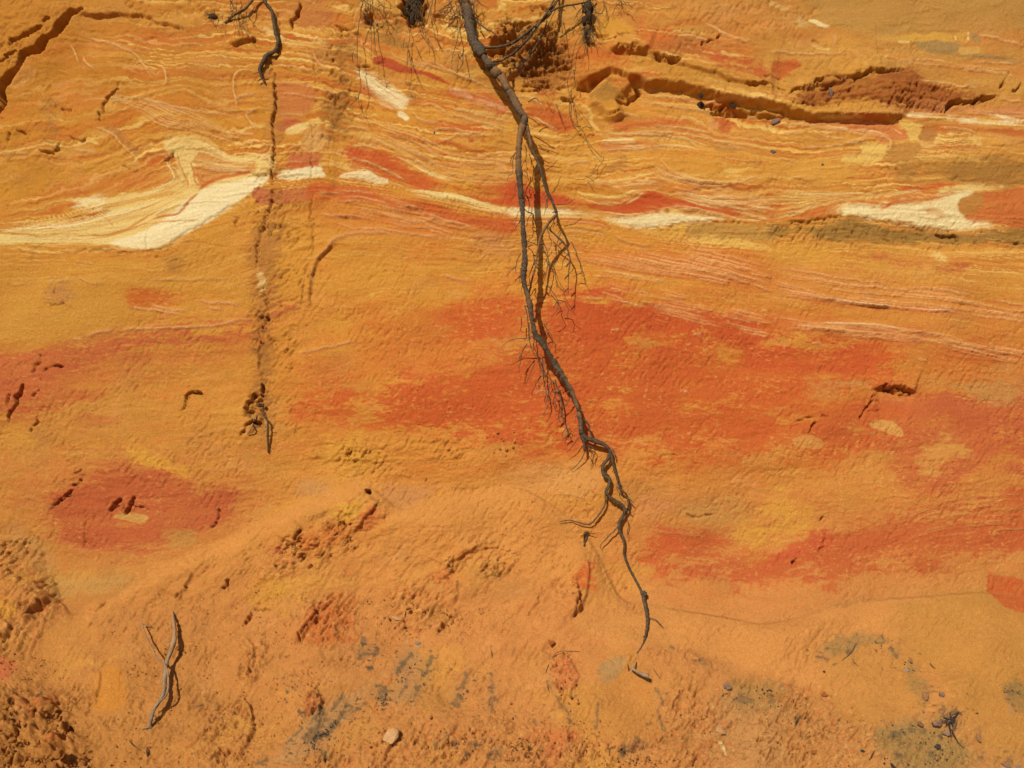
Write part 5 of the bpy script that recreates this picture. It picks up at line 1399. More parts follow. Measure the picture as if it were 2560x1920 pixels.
def rad_of(ws, d, p, tile=True):
    """image widths (tile pixels) to radii in metres"""
    w = np.interp(d, np.linspace(0, 1, len(ws)), ws) / (3.456 if tile else 1)
    return [0.5 * a * px(u, v) for a, (u, v) in zip(w, p)]


def limb(tb, s, ws, offs, sides=8, rough=.12, jit=1.2, seed=0):
    pts, d, p = root_path(s, offs, jit)
    rd = rad_of(ws, d, p)
    if rd[0] > .005:                 # knots and swellings of thick roots
        k = np.arange(len(rd))
        kn = 1 + .16 * fbm(k / 7.0 + seed * 9, k * 0.0 + .5, 2, 36) + .22 * np.clip(perlin(k / 9.0 + seed * 5, k * 0.0 + .3, 37) - .35, 0, 1)
        rd = [a * float(b) * .92 for a, b in zip(rd, kn)]
    tb.add(pts, rd, sides, rough, seed)
    return pts, p


def empty(name, loc):
    o = bpy.data.objects.new(name, None); C.objects.link(o); o.location = loc
    o.empty_display_size = 0.05
    return o


def part(parent, name, mat, s, ws, offs, sides=8, rough=.12, jit=1.2, seed=0, stubs=0):
    tb = Tube()
    pts, p = limb(tb, s, ws, offs, sides, rough, jit, seed)
    r = random.Random(seed + 5)
    for _ in range(stubs):                       # broken-off side roots
        i = r.randrange(1, len(pts) - 1)
        a = pts[i]; dd = Vector((r.choice((-1, 1)) * r.uniform(.5, 1), r.uniform(-.6, .1), r.uniform(-.9, .3))).normalized()
        ln = r.uniform(.008, .028); w = r.uniform(.0016, .003)
        tb.add([a, a + dd * ln * .6, a + dd * ln + Vector((0, 0, -.003))], [w * 1.3, w, w * .5], 5, .2, seed + i)
    return tb.build(name, mat, parent, pts[0]), pts, p


# --- the big hanging root
hr = empty('hanging_root', spot(1160, 4, .02))
tag(hr, 'long grey root hanging down the middle of the cliff, forking into thin strands', 'root')
_, pts, _ = part(hr, 'trunk', M_GREY, '10:1770,-140 1790,0 1830,120 1850,250 1880,360 1930,430 1980,510 2060,610 2130,680 2175,770 2225,850 2275,950 2320,1020 2310,1090',
                 [112, 108, 96, 90, 88, 84, 84, 80, 78, 72, 68, 68, 66, 62], [.0, .025, .035, .05, .065, .085, .11, .14, .16, .17], 14, .2, 1.4, 1, 26)
LS = '20:100,1060 72,1160 60,1280 55,1400 60,1480 75,1659 90,1810 95,1960 106,2110 110,2260 98,2400 125,2520 150,2620 170,2740 200,2880 280,2990 350,3110 420,3220 480,3319 540,3439 572,3539 592,3649 600,3749'
part(hr, 'root_strand', M_GREY, LS, [60, 56, 54, 52, 62, 46, 44, 44, 46, 48, 52, 48, 46, 46, 48, 50, 50, 48, 46, 44, 42, 40], [.17, .185, .19, .185, .17, .16, .145, .125, .10, .08, .065, .05], 11, .19, 1.5, 2, 30)
RS = '20:122,1070 150,1180 170,1290 210,1370 250,1480 282,1600 305,1659 350,1749 388,1839'
part(hr, 'root_strand', M_GREY, RS, [40, 30, 28, 27, 26, 26, 25, 24, 24], [.17, .165, .15, .14, .125], 7, .12, 1.2, 3, 6)
part(hr, 'root_strand', M_GREY, '21:388,178 380,200 330,250 270,340 240,420 220,520 200,650 170,770 150,870 132,965', [25, 26, 26, 22, 18, 17, 16, 15, 16, 18], [.125, .125, .12, .105, .085], 6, .12, 1.2, 4, 6)
part(hr, 'root_strand', M_FINE, '21:325,300 345,345 450,440 500,560 490,700 485,880', [12, 11, 11, 10, 8, 5], [.095, .09, .08, .07], 5, .1, 1.5, 5, 4)
_, lp, _ = part(hr, 'root_knee', M_BROWN, '22:595,415 625,455 700,485 790,520 840,565 858,605', [50, 50, 44, 42, 40, 34], [.045, .04, .035, .03], 9, .14, 1, 6, 4)
part(hr, 'root_stub', M_BROWN, '22:602,440 618,500 628,580', [34, 30, 24], [.045, .04, .04], 7, .16, 1, 7)
part(hr, 'root_loop', M_BROWN, '22:600,290 650,332 672,400 695,470', [16, 15, 14, 16], [.05, .055, .045], 6, .1, 1, 8)
part(hr, 'root_strand', M_BROWN, '22:850,580 872,690 912,820 942,920 985,950 1005,1020 1000,1090 975,1125', [30, 28, 26, 22, 22, 20, 18, 18], [.03, .03, .028, .022, .02], 7, .12, 1.2, 9, 4)
part(hr, 'root_strand', M_BROWN, '22:842,600 828,650 790,700 790,780 845,820 832,890 810,930 850,980 930,1030 970,1080 970,1120 930,1200 930,1270 962,1330 970,1400 965,1450 990,1540 1045,1650 1110,1775 1140,1860 1162,1960 1170,2060 1158,2160 1130,2250 1080,2330',
     [36, 34, 32, 34, 34, 30, 28, 30, 34, 34, 30, 24, 24, 22, 22, 24, 26, 30, 42, 40, 30, 26, 24, 18, 12], [.03, .028, .028, .025, .025, .02, .02, .018, .016, .016, .016, .012, .002], 8, .13, 1.2, 10, 8)
tb = Tube(); c = spot(1280 + 1148 / 3.456, 1440 + 160 / 3.456, .02); tb.ball(c, .011, 3, (.8, .8, 1.3)); tb.build('burl', M_BROWN, hr, c)
part(hr, 'root_branch', M_FINE, '22:808,940 804,1040 762,1110 700,1190 650,1213 580,1198 500,1178 410,1190', [18, 16, 16, 14, 13, 11, 9, 5], [.022, .02, .018, .015, .012], 6, .1, 1.5, 11)
part(hr, 'root_branch', M_FINE, '22:950,1140 900,1250 830,1320 760,1400 770,1425', [14, 13, 11, 9, 5], [.02, .025, .025, .02], 6, .1, 1.2, 12)
part(hr, 'root_branch', M_FINE, '22:585,455 560,480 520,540 470,592', [9, 8, 7, 4], [.045, .045, .035], 5, .1, 1.2, 13)
part(hr, 'root_branch', M_FINE, '22:640,560 600,650 560,700 510,745 505,735', [9, 9, 8, 7, 4], [.04, .02, .012], 5, .1, 1.2, 14)  # added strand standing in for the shadow cast by the rootlet above
part(hr, 'root_branch', M_FINE, '23:1185,360 1240,375 1275,410 1310,446', [8, 8, 7, 4], [.014, .02, .01], 5, .1, 1, 15)
part(hr, 'root_branch', M_FINE, '22:500,115 480,160 440,210 420,260', [10, 9, 8, 5], [.05, .04, .03], 5, .1, 1, 16)
part(hr, 'root_branch', M_FINE, '22:370,-40 400,60 425,150 440,300 470,380 490,460', [15, 14, 13, 11, 9, 5], [.05, .04, .035, .03], 6, .12, 1.5, 17, 5)
part(hr, 'root_branch', M_FINE, '22:470,370 440,420 430,460', [7, 6, 4], [.03, .03], 5, .1, 1, 18)
part(hr, 'root_branch', M_FINE, '22:260,-160 280,0 300,90 312,150 300,210 270,270', [11, 10, 9, 9, 6, 4], [.05, .04, .035], 5, .12, 1.5, 19)
part(hr, 'root_branch', M_GREY, '10:1950,395 1985,412 2060,410 2150,395 2230,365 2330,290 2440,200 2530,130 2560,75 2640,-60', [26, 26, 26, 26, 25, 24, 24, 24, 24, 24], [.065, .07, .08, .09, .10, .09, .06, .02], 7, .12, 1.2, 20, 5)
part(hr, 'root_branch', M_GREY, '10:2050,530 2110,525 2160,500 2230,455 2320,370 2420,240 2500,130 2560,30 2600,-100', [22, 22, 22, 22, 20, 20, 20, 20, 20], [.09, .09, .10, .11, .11, .10, .07, .02], 7, .12, 1.2, 21, 5)
part(hr, 'root_branch', M_FINE, '20:340,95 420,60 500,45 620,22 720,-20', [18, 18, 17, 17, 18], [.09, .08, .06, .02], 6, .12, 1.2, 22, 3)
part(hr, 'root_branch', M_FINE, '20:40,590 150,480 270,280 300,180', [16, 15, 14, 12], [.02, .04, .05, .06], 6, .12, 1.5, 23, 3)  # dark strand modelled where the diagonal branches only cast a shadow
part(hr, 'root_branch', M_FINE, '10:1900,170 1960,230 2060,290 2130,370', [12, 11, 10, 8], [.05, .06, .05], 5, .1, 1.5, 24)
part(hr, 'root_branch', M_FINE, '20:100,1000 160,1020 240,1080', [10, 9, 6], [.13, .12, .1], 5, .1, 1.5, 25)
part(hr, 'root_branch', M_FINE, '20:140,880 200,850 240,880', [10, 8, 5], [.12, .11, .1], 5, .1, 1.5, 26)
part(hr, 'root_branch', M_FINE, '20:190,1175 280,1230 370,1290', [9, 8, 5], [.12, .10, .08], 5, .1, 1.5, 27)

# hair-fine rootlets: some traced, the rest grown from the strands
TRACED = ['21:110,150 140,180 180,190 200,260 220,340', '21:130,30 150,100 140,180', '21:90,240 50,280 20,330', '21:130,420 200,450 270,500 300,550', '21:135,480 180,520 190,600 160,700',
          '21:80,530 40,600 30,700', '21:310,310 340,340 420,420 470,490 500,580', '21:510,430 560,530 590,640 600,700 650,780', '21:240,420 290,470 310,560 330,640 370,680 400,760 440,830 480,880',
          '21:300,800 350,860 400,950 400,1000 440,1090', '21:390,930 460,950 480,1000 550,1060', '21:400,1000 370,1050 340,1080', '21:270,500 310,580 300,680 280,760', '21:200,600 150,720 160,800 140,860',
          '21:250,1000 220,1060 180,1130', '21:110,980 130,1060 140,1160 150,1280 180,1380 230,1450 280,1500 290,1580 360,1650', '21:145,1130 155,1220 150,1300', '21:180,1310 210,1400 250,1500 240,1600', '21:200,1480 160,1560 120,1659',
          '21:75,1080 85,1150 70,1200', '21:130,1310 90,1380 70,1480 60,1560', '21:270,1130 300,1180 340,1240 350,1320', '21:300,1310 330,1300 360,1305', '21:260,1420 270,1540 280,1659', '21:290,1500 330,1600 370,1659',
          '22:330,-20 320,60 330,120 350,160', '22:300,90 320,120', '22:360,60 380,130 370,210 385,270', '22:230,-20 235,60', '22:430,180 420,250 430,300', '22:480,380 510,400 500,440', '22:650,530 700,550 720,600 680,670', '22:660,550 690,580 680,650',
          '22:915,830 905,900 925,940 950,968', '22:880,620 868,560 850,545', '22:1000,1180 1008,1230 995,1270', '21:330,20 300,60 290,140', '21:380,110 480,100 540,60', '21:430,330 390,440 380,540', '21:300,280 320,370 340,450 310,520',
          '20:110,1250 125,1300 120,1400 135,1470', '20:150,1330 180,1430 210,1480', '20:100,1470 130,1500 140,1560', '20:280,1480 340,1440 380,1400', '20:60,1560 110,1600 130,1560', '20:40,1320 10,1340', '20:230,1250 270,1290 330,1300 400,1330']
rg = random.Random(5)
for i, s in enumerate(TRACED):
    tb = Tube(); o = rg.uniform(.05, .11)
    v0 = pp(s)[0, 1]
    o *= np.interp(v0, [400, 900, 1100, 1500], [1, .7, .4, .2])
    a, b = rg.uniform(7.5, 11), rg.uniform(3.5, 5)
    pts, d, p = root_path(s, [o, o * .9, o * .8], 2.0)
    tb.add(pts, rad_of([a, b], d, p), 5, .1, i)
    # twig ends
    for _ in range(rg.choice((0, 0, 1, 1))):
        j = rg.randrange(len(pts) // 3, len(pts)); q = pts[j]; e = [q]
        dd = Vector((rg.uniform(-1, 1), rg.uniform(-.4, .2), -rg.uniform(.3, 1))).normalized()
        for _k in range(4):
            dd = (dd + Vector((rg.uniform(-.5, .5), rg.uniform(-.2, .2), rg.uniform(-.6, .2)))).normalized()
            e.append(e[-1] + dd * .009)
        tb.add(e, [.0020, .0018, .0015, .0012, .0009], 4, .1, i + j)
    tb.build('rootlet', M_FINE, hr, pts[0])


def hair(parent, start, length, w, seed, drift=0.0, mat=None, n=13, name='rootlet'):
    r = random.Random(seed); q = Vector(start); pts = [q]
    d = Vector((r.uniform(-.7, .7) + drift, r.uniform(-.35, .15), -r.uniform(.2, 1))).normalized()
    for _ in range(n):
        d = (d + Vector((r.uniform(-.6, .6), r.uniform(-.25, .25), r.uniform(-.55, .25)))).normalized()
        pts.append(pts[-1] + d * length / n)
    tb = Tube(); tb.add(pts, [w * (1 - .7 * k / n) for k in range(n + 1)], 5, .12, seed)
    if r.random() < .5 and length > .04:
        j = r.randrange(2, n - 1); e = [pts[j]]
        d = Vector((r.uniform(-1, 1), r.uniform(-.3, .2), -.6)).normalized()
        for _ in range(4):
            d = (d + Vector((r.uniform(-.4, .4), 0, r.uniform(-.5, .1)))).normalized(); e.append(e[-1] + d * length / 14)
        tb.add(e, [w * .7, w * .6, w * .5, w * .4, w * .3], 4, .1, seed + 1)
    return tb.build(name, mat or M_FINE, parent, start)


allp = []
for s, o in ((LS, .12), (RS, .12), ('21:388,178 330,250 270,340 240,420 220,520 200,650 170,770 150,870 132,965', .085)):
    P, _, _ = root_path(s, [o, o, o * .75, o * .5], .5)
    allp += P[:int(len(P) * .82)]
for i in range(24):
    hair(hr, rg.choice(allp), .02 + .16 * rg.random() ** 2, rg.uniform(.0015, .0026), 300 + i)
for i in range(26):                               # fuzz where the trunk leaves the bank
    hair(hr, spot(rg.uniform(1120, 1200), rg.uniform(-10, 22), rg.uniform(.03, .06)), rg.uniform(.05, .14), rg.uniform(.0013, .0026), 400 + i, -.35 if i % 3 else .3, M_GREY if i % 2 else M_FINE)

# --- other roots
def single(name, label, cat, mat, s, ws, offs, sides=7, rough=.13, seed=0, stubs=0, jit=1.2, group=None):
    tb = Tube()
    pts, d, p = root_path(s, offs, jit)
    tb.add(pts, rad_of(ws, d, p), sides, rough, seed)
    r = random.Random(seed + 9)
    for _ in range(stubs):
        i = r.randrange(1, len(pts) - 1); a = pts[i]
        dd = Vector((r.choice((-1, 1)), r.uniform(-.4, .1), r.uniform(-.8, .5))).normalized(); w = r.uniform(.001, .002)
        tb.add([a, a + dd * .012, a + dd * r.uniform(.015, .035)], [w * 1.2, w, w * .5], 5, .2, seed + i)
    o = tb.build(name, mat, None, pts[0])
    return tag(o, label, cat, group)


single('bent_root', 'dark bent root hanging from the top edge beside the vertical crack', 'root', M_BROWN,
       '10:40,-120 70,0 130,80 150,170 170,280 192,370 165,440 95,480 60,540 32,600 48,660 78,715', [20, 22, 25, 27, 28, 30, 32, 36, 40, 38, 28, 12], [.01, .018, .022, .022, .02, .018, .016, .012], 9, .14, 31, 5)
b = single('buried_root', 'short blue grey root slanting into the bank left of the bent root', 'root', M_GREY,
           '00:2260,-100 2180,0 2120,70 2020,130 1945,200', [26, 26, 26, 24, 30], [.03, .03, .025, .02, .0], 7, .14, 33, 3)
single('buried_root', 'thin root dangling from the dark hollow at the left of the cliff', 'root', M_BROWN,
       '12:60,170 68,270 100,320 102,450 106,595', [14, 14, 16, 18, 12], [.02, .025, .025, .012, .006], 6, .13, 35, 3)
single('buried_root', 'pale root tip poking from the dark hollow at the left of the cliff', 'root', M_DRY,
       '02:2225,250 2200,310 2170,380 2140,432', [15, 15, 14, 10], [-.01, .02, .02, .005], 6, .13, 36)
single('buried_root', 'small dark root in a groove of sand below the long hanging root', 'root', M_BROWN,
       '22:655,1268 648,1320 620,1400', [14, 18, 10], [.012, .02, .008], 6, .15, 37, 3)

# fine root mats hanging from the turf above
def mat_of_roots(name, label, loc, traced, lump=None, n=20, box=None, seed=0, group='hanging root tufts'):
    e = empty(name, loc); tag(e, label, 'root tuft', group)
    r = random.Random(seed)
    for i, s in enumerate(traced):
        tb = Tube(); o = r.uniform(.03, .07)
        pts, d, p = root_path(s, [o * .5, o, o * .9, o * .7], 2.0)
        w0 = r.uniform(5.5, 8)
        tb.add(pts, rad_of([w0, w0 * .8, w0 * .45], d, p), 5, .1, seed + i)
        tb.build('rootlet', M_FINE, e, pts[0])
    if lump:
        for k, (u, v, ru, rv, off) in enumerate(lump):
            tb = Tube(); c = spot(u, v, off); q = px(u, v)
            tb.ball(c, 1.0, seed + k, (ru * q, min(ru, rv) * q * .8, rv * q))
            tb.build('soil_lump', M_DARK, e, c)
    for i in range(n):
        u0, v0, u1, v1 = box
        hair(e, spot(r.uniform(u0, u1), r.uniform(v0, v1), r.uniform(.02, .06)), r.uniform(.03, .13), r.uniform(.0010, .0020), seed * 50 + i, 0, M_FINE if i % 3 else M_BROWN)
    return e


mat_of_roots('root_tuft', 'loose fine roots dangling in front of two dark holes at the top edge', spot(905, 10, .03),
             ['10:930,-60 920,30 880,280 875,500 890,600 905,760 885,860 920,960 950,1030', '10:985,-60 985,0 990,150 1000,300 995,450 1000,525', '10:1015,180 1030,400 1060,560 1060,645',
              '10:1070,-60 1065,80 1130,200 1160,300 1210,370', '10:900,-60 960,30 1060,90 1100,140', '10:840,540 835,470 860,400', '10:890,840 850,880 800,920'], None, 10, (900, -12, 960, 20), 2)
mat_of_roots('root_tuft', 'thick tuft of brown roots hanging from the deep dark hole at the top', spot(1026, 6, .03),
             ['10:1300,-60 1310,200 1330,300 1310,440 1305,620 1290,720', '10:1320,440 1350,570 1420,705', '10:1460,-60 1520,180 1560,375', '10:1540,-60 1500,120 1440,250 1350,330', '10:1400,230 1490,350 1565,455',
              '10:1490,330 1495,400 1500,485', '10:1280,330 1270,440', '10:1340,-60 1390,120 1420,220', '10:1300,60 1420,-40', '10:1380,400 1410,460', '10:1460,40 1430,180 1450,300'], [(1026, 10, 20, 26, .02), (1030, 48, 7, 22, .03)], 46, (1008, -12, 1052, 30), 3)
mat_of_roots('root_tuft', 'dark shaggy lump of roots hanging right of the long root', spot(1466, 8, .04),
             ['20:600,280 590,300 550,380 520,500 510,620 480,690 490,780 520,860 600,980 692,1103', '20:692,1105 620,1100 530,1190 480,1215 370,1222', '20:500,860 500,1000 560,1090 610,1130 660,1230 740,1330 792,1370 760,1430 690,1510 600,1552 490,1532',
              '20:530,600 550,740', '20:630,360 630,440 600,560', '20:640,1520 700,1560 712,1580', '20:730,1430 700,1480 670,1500', '20:590,1100 530,1080', '20:690,60 760,120 800,60 790,-40', '20:480,700 430,760', '20:530,900 540,980 600,1050', '20:380,900 440,1040', '20:270,790 330,860', '20:380,80 300,240 210,400 90,560 -60,680', '20:300,150 330,300 360,470 365,560', '20:250,200 160,330 40,420 -60,440', '20:420,100 440,300 470,420', '20:200,300 260,420 180,560', '20:60,300 150,420 120,560 20,700'],
             [(1468, 22, 13, 18, .045), (1472, 40, 8, 12, .05), (1462, 52, 9, 12, .045), (1464, 80, 6, 14, .04)], 52, (1452, -4, 1484, 96), 4)
mat_of_roots('root_tuft', 'few thin rootlets hanging close to the left of the long root', spot(1144, 50, .02),
             ['10:1740,180 1742,330 1700,480 1690,595', '10:1790,420 1780,560 1720,645', '10:1640,-60 1690,60 1660,110 1580,130', '10:1600,420 1540,300', '10:1720,410 1760,430'], None, 6, (1120, 20, 1160, 60), 5)
mat_of_roots('root_tuft', 'small mat of fine dark roots at the top near the bent root', spot(540, 20, .01),
             ['00:2040,-60 1990,60 2040,180 2070,310', '00:2060,180 2150,290 2212,330', '00:2200,60 2150,150 2212,200', '00:1780,110 1830,160 1900,180', '00:1960,-40 2010,40 1990,100'], [(532, 42, 16, 9, .0)], 12, (515, -6, 630, 60), 6)
mat_of_roots('root_tuft', 'sparse curling rootlets at the top edge right of the shaggy lump', spot(1560, 4, .01),
             ['20:930,-40 950,30 980,40', '20:960,10 1000,50', '20:790,-20 790,80 760,130'], None, 5, (1540, -10, 1575, 6), 7)

# --- driftwood and twigs on the slope
dw = empty('forked_branch', spot(415, 1660, .01)); tag(dw, 'forked grey dead branch lying upright on the sand slope at lower left', 'branch')
part(dw, 'limb', M_DRY, '03:1490,305 1502,400 1508,480 1500,580 1470,670 1440,750 1430,830 1422,920 1418,1000 1380,1080 1325,1170 1302,1250 1308,1325', [10, 26, 36, 38, 36, 34, 38, 34, 30, 28, 26, 34, 14], [.004, .022, .03, .032, .032, .034, .036, .04, .04, .035, .02, .002], 9, .15, 1, 51, 3)
part(dw, 'limb', M_DRY, '03:1225,408 1260,520 1320,640 1362,710 1432,780 1452,860 1456,960 1430,1040 1350,1120 1305,1220', [9, 11, 12, 13, 15, 15, 15, 14, 14, 12], [.03, .036, .04, .042, .045, .05, .055, .05, .04, .02], 6, .12, 1, 52)
part(dw, 'twig', M_DRY, '03:1222,410 1260,420 1312,436', [10, 10, 8], [.03, .022, .012], 5, .12, .5, 53)
ks = empty('knobbly_stick', spot(1600, 1675, .01)); tag(ks, 'short knobbly stick lying on the sand below the tip of the long root', 'stick')
part(ks, 'stem', M_DRY, '23:1028,795 1080,828 1130,850 1182,868', [20, 26, 28, 36], [.02, .02, .024, .028], 8, .2, 1, 54)
part(ks, 'twig', M_DRY, '23:1045,800 1062,770 1078,745', [16, 14, 9], [.02, .016, .004], 6, .12, .5, 55)
TW = (('curved hair thin twig arching over the sand left of the knobbly stick', '23:280,872 320,760 390,662 500,648 622,660', 6),
      ('straight thin twig on the sand just right of the knobbly stick', '23:1220,798 1250,845 1282,885', 7),
      ('tiny upright twig on the sand just left of the knobbly stick', '23:1000,760 1004,790 1006,822', 9),
      ('slanting half buried twig with a dark tip among grey grains', '33:758,585 735,640 690,690 640,730', 9),
      ('hair thin twig below the slanting half buried twig', '33:718,705 745,745 782,783', 5),
      ('tiny dark twig alone on the smooth yellow sand at right', '33:1400,750 1420,778 1446,802', 8),
      ('thin bent twig trailing from the charred root cluster', '33:1560,1280 1592,1340 1640,1430 1690,1490', 9),
      ('red brown twig near the bottom edge left of the grey stain', '33:922,1508 900,1545 870,1590', 8),
      ('hooked green grey twig among the pale crumbs', '33:292,1205 262,1240 240,1270 232,1325', 9),
      ('thin twig poking out of the rubble at the lower left', '03:1115,1420 1150,1462 1190,1490', 7),
      ('short dark twig in the sand above the pale lump', '13:2030,640 2038,670 2030,700', 7),
      ('thin dark twig lying left of the grey stain by the knobbly stick', '23:300,900 312,980 330,1010', 6),
      ('thin twig lying on the sand near the purple pebble', '23:1338,655 1370,675 1402,690', 6),
      ('short upright dark twig in the lower left rubble', '03:1270,1480 1268,1520 1275,1560', 18))
for i, (lab, s, w) in enumerate(TW):
    single('twig', lab, 'twig', M_FINE if i % 3 else M_BROWN, s, [w * .7, w, w * .5], [.003, .007, .003], 5, .12, 70 + i, 0, .8)
cr_ = empty('charred_root', spot(2380, 1810, .01)); tag(cr_, 'tangle of charred rootlets beside a flat grey stone on the sand at right', 'root')
for i, s in enumerate(('33:1500,1260 1560,1230 1640,1180 1680,1200', '33:1520,1220 1580,1250 1600,1310 1585,1370', '33:1570,1180 1590,1240 1610,1270', '33:1540,1290 1600,1240 1650,1170', '33:1490,1240 1550,1260 1620,1250', '33:1580,1380 1570,1300 1530,1230')):
    tb = Tube(); pts, d, p = root_path(s, [.006, .016, .008], 2); tb.add(pts, rad_of([8, 10, 5], d, p), 5, .2, i); tb.build('rootlet', M_COAL, cr_, pts[0])

# --- stones
def stone_mesh(name, seed, flat=.65, sub=2, angular=.25, cut=(.50, .85)):
    import bmesh
    r = random.Random(seed)
    bm = bmesh.new(); bmesh.ops.create_icosphere(bm, subdivisions=sub, radius=1)
    cuts = [(Vector((r.gauss(0, 1), r.gauss(0, 1), r.gauss(0, 1))).normalized(), r.uniform(*cut)) for _ in range(11)]
    for v in bm.verts:
        p = v.co.copy()
        for n_, d_ in cuts:
            q = p.dot(n_)
            if q > d_:
                p -= n_ * (q - d_) * .9
        p *= 1 + r.uniform(-angular, angular) * .22
        v.co = Vector((p.x, p.y * flat, p.z))
    me = bpy.data.meshes.new(name); bm.to_mesh(me); bm.free()
    return me


def stone(name, label, cat, mat, t, cx, cy, w, h, seed, flat=.6, sink=.28, tilt=0, group=None, sub=3):
    tx, ty = int(t[0]), int(t[1])
    u, v = 640 * tx + cx / 3.456, 480 * ty + cy / 3.456
    q = px(u, v) / 3.456
    me = stone_mesh(name, seed, 1, sub, .35, (.34, .72) if mat is M_PALE else (.45, .8)); me.materials.append(mat)
    o = bpy.data.objects.new(name, me); C.objects.link(o)
    rx, rz = w * q * .56, h * q * .56
    ry = min(rx, rz) * flat
    o.location = spot(u, v, ry * (1 - 2 * max(sink, .28)))
    n = out(v)
    o.rotation_euler = (math.atan2(-n.z, -n.y) * -1 if False else -math.asin(n.z), math.radians(tilt), 0)
    o.scale = (rx, ry, rz)
    return tag(o, label, cat, group)


S = stone
S('pebble', 'smooth purple grey pebble on the sand right of the knobbly stick', 'stone', M_STONE, '23', 1863, 950, 64, 64, 1, .6, .1)
S('stone', 'large brown grey stone in the line of stones on the right hand sand', 'stone', M_BROWNSTONE, '33', 1366, 1050, 66, 92, 2, .6, .2, 20)
S('stone', 'round dark stone on yellow sand beside the large brown grey stone', 'stone', M_STONE, '33', 1506, 1025, 50, 46, 3, .7, .1)
S('stone', 'reddish brown wedge shaped stone at the edge of the grey stain', 'stone', M_BROWNSTONE, '33', 1316, 1280, 68, 52, 4, .5, .2, 30)
S('stone', 'flat dark grey stone touching the charred rootlets', 'stone', M_STONE, '33', 1462, 1268, 116, 60, 5, .5, .25)
S('stone', 'mottled grey stone just below the charred rootlets', 'stone', M_GREYSTONE, '33', 1550, 1352, 70, 54, 6, .5, .3)
S('stone', 'long brown flake of rock standing on yellow sand at far right', 'stone', M_BROWNSTONE, '33', 1814, 1380, 46, 106, 7, .4, .2, -15)
S('stone', 'dark grey green stone in the grey stain near the bottom edge', 'stone', M_GREYSTONE, '33', 1106, 1446, 88, 52, 8, .5, .25)
S('stone', 'small dark stone left of the grey green stone', 'stone', M_STONE, '33', 1026, 1430, 40, 34, 9, .5, .25)
S('stone', 'purple grey stone at the bottom right edge', 'stone', M_STONE, '33', 2064, 1634, 92, 56, 10, .5, .2)
S('stone', 'grey stone at the bottom right edge beside the purple grey one', 'stone', M_GREYSTONE, '33', 2164, 1640, 70, 40, 26, .5, .25)
S('stone', 'black stone in the grey stain below the charred rootlets', 'stone', M_COAL, '33', 1474, 1478, 54, 50, 11, .5, .3)
S('stone', 'dark elongated stone at the bottom edge below the grey stain', 'stone', M_COAL, '33', 1076, 1638, 62, 36, 12, .5, .3, 30)
S('stone', 'small purple stone above the reddish brown wedge stone', 'stone', M_STONE, '33', 1344, 1176, 28, 34, 13, .6, .2)
S('stone', 'blue grey stone at the top of the line of stones on the right sand', 'stone', M_BLUE, '33', 1200, 808, 46, 42, 14, .6, .2)
S('stone', 'small brown stone under the arch of grey grains on the right sand', 'stone', M_BROWNSTONE, '33', 930, 642, 28, 28, 15, .6, .2)
S('pebble', 'lone small round black pebble under the slanting twig', 'stone', M_COAL, '33', 486, 826, 22, 20, 16, .7, .15)
S('pebble', 'lone small green black pebble on the yellow sand above the long brown flake', 'stone', M_COAL, '33', 1805, 1190, 30, 18, 17, .6, .15)
S('stone', 'dark oval stone in the small grey patch at the right edge', 'stone', M_STONE, '33', 2064, 1060, 52, 32, 18, .6, .2)
S('stone', 'small flat stone topmost in the small grey patch at the right edge', 'stone', M_STONE, '33', 2060, 1000, 32, 18, 19, .6, .2, 20)
S('stone', 'small brown stone at the right side of the small grey patch', 'stone', M_BROWNSTONE, '33', 2174, 1015, 28, 26, 20, .6, .2)
S('stone', 'teal grey stone lowest in the small grey patch at the right edge', 'stone', M_BLUE, '33', 2090, 1160, 30, 26, 21, .6, .2)
S('pebble', 'round dark pebble near the bottom edge beside the red brown twig', 'stone', M_COAL, '33', 817, 1510, 32, 30, 22, .7, .15)
S('pebble', 'small black pebble among pale crumbs left of the smooth sand', 'stone', M_COAL, '33', 365, 1390, 20, 32, 23, .7, .15)
S('stone', 'rusty orange pebble with pale crumbs near the bottom edge', 'stone', M_CLOD2, '33', 400, 1520, 74, 34, 24, .6, .2)
S('stone', 'rounded tan stone among crumbs left of the smooth sand sheet', 'stone', M_CLOD2, '33', 482, 1022, 50, 60, 25, .5, .25)
S('sandstone_lump', 'big cream and pink sandstone lump on the slope at the bottom centre', 'stone', M_PALE, '13', 1155, 1375, 165, 140, 30, .6, .12, -35)
S('sandstone_lump', 'cream sandstone flake under a dark hollow in the rubble heap', 'stone', M_PALE, '13', 1215, 368, 88, 50, 31, .5, .2, 15)
S('sandstone_lump', 'small curved cream chip above the cream flake', 'stone', M_PALE, '13', 1284, 320, 26, 52, 32, .5, .2, 20)
S('sandstone_lump', 'crumbly cream white lump above a pale streak in red sand', 'stone', M_PALE, '23', 1808, 1338, 118, 62, 33, .45, .15, 8)
S('sandstone_lump', 'cream chip at the bottom edge in the lower left', 'stone', M_PALE, '13', 285, 1642, 46, 40, 34, .5, .15)
S('pebble', 'tiny white pebble near the bottom edge left of the big cream lump', 'stone', M_PALE, '13', 754, 1545, 20, 20, 35, .7, .1)
S('pebble', 'tiny white pebble on the red crumbs left of the smooth sand sheet', 'stone', M_PALE, '23', 500, 1157, 20, 22, 36, .7, .1)
S('stone', 'dark grey stone above the inky streaks in the middle of the slope', 'stone', M_GREYSTONE, '13', 1405, 588, 66, 46, 37, .5, .25, 30)
S('stone', 'round ochre pebble with a dark shadow above the cream flake', 'stone', M_CLOD, '13', 1318, 272, 42, 40, 38, .7, .1)
S('stone', 'small green grey stone right of the big cream lump', 'stone', M_GREYSTONE, '13', 2052, 1405, 34, 24, 39, .6, .2)
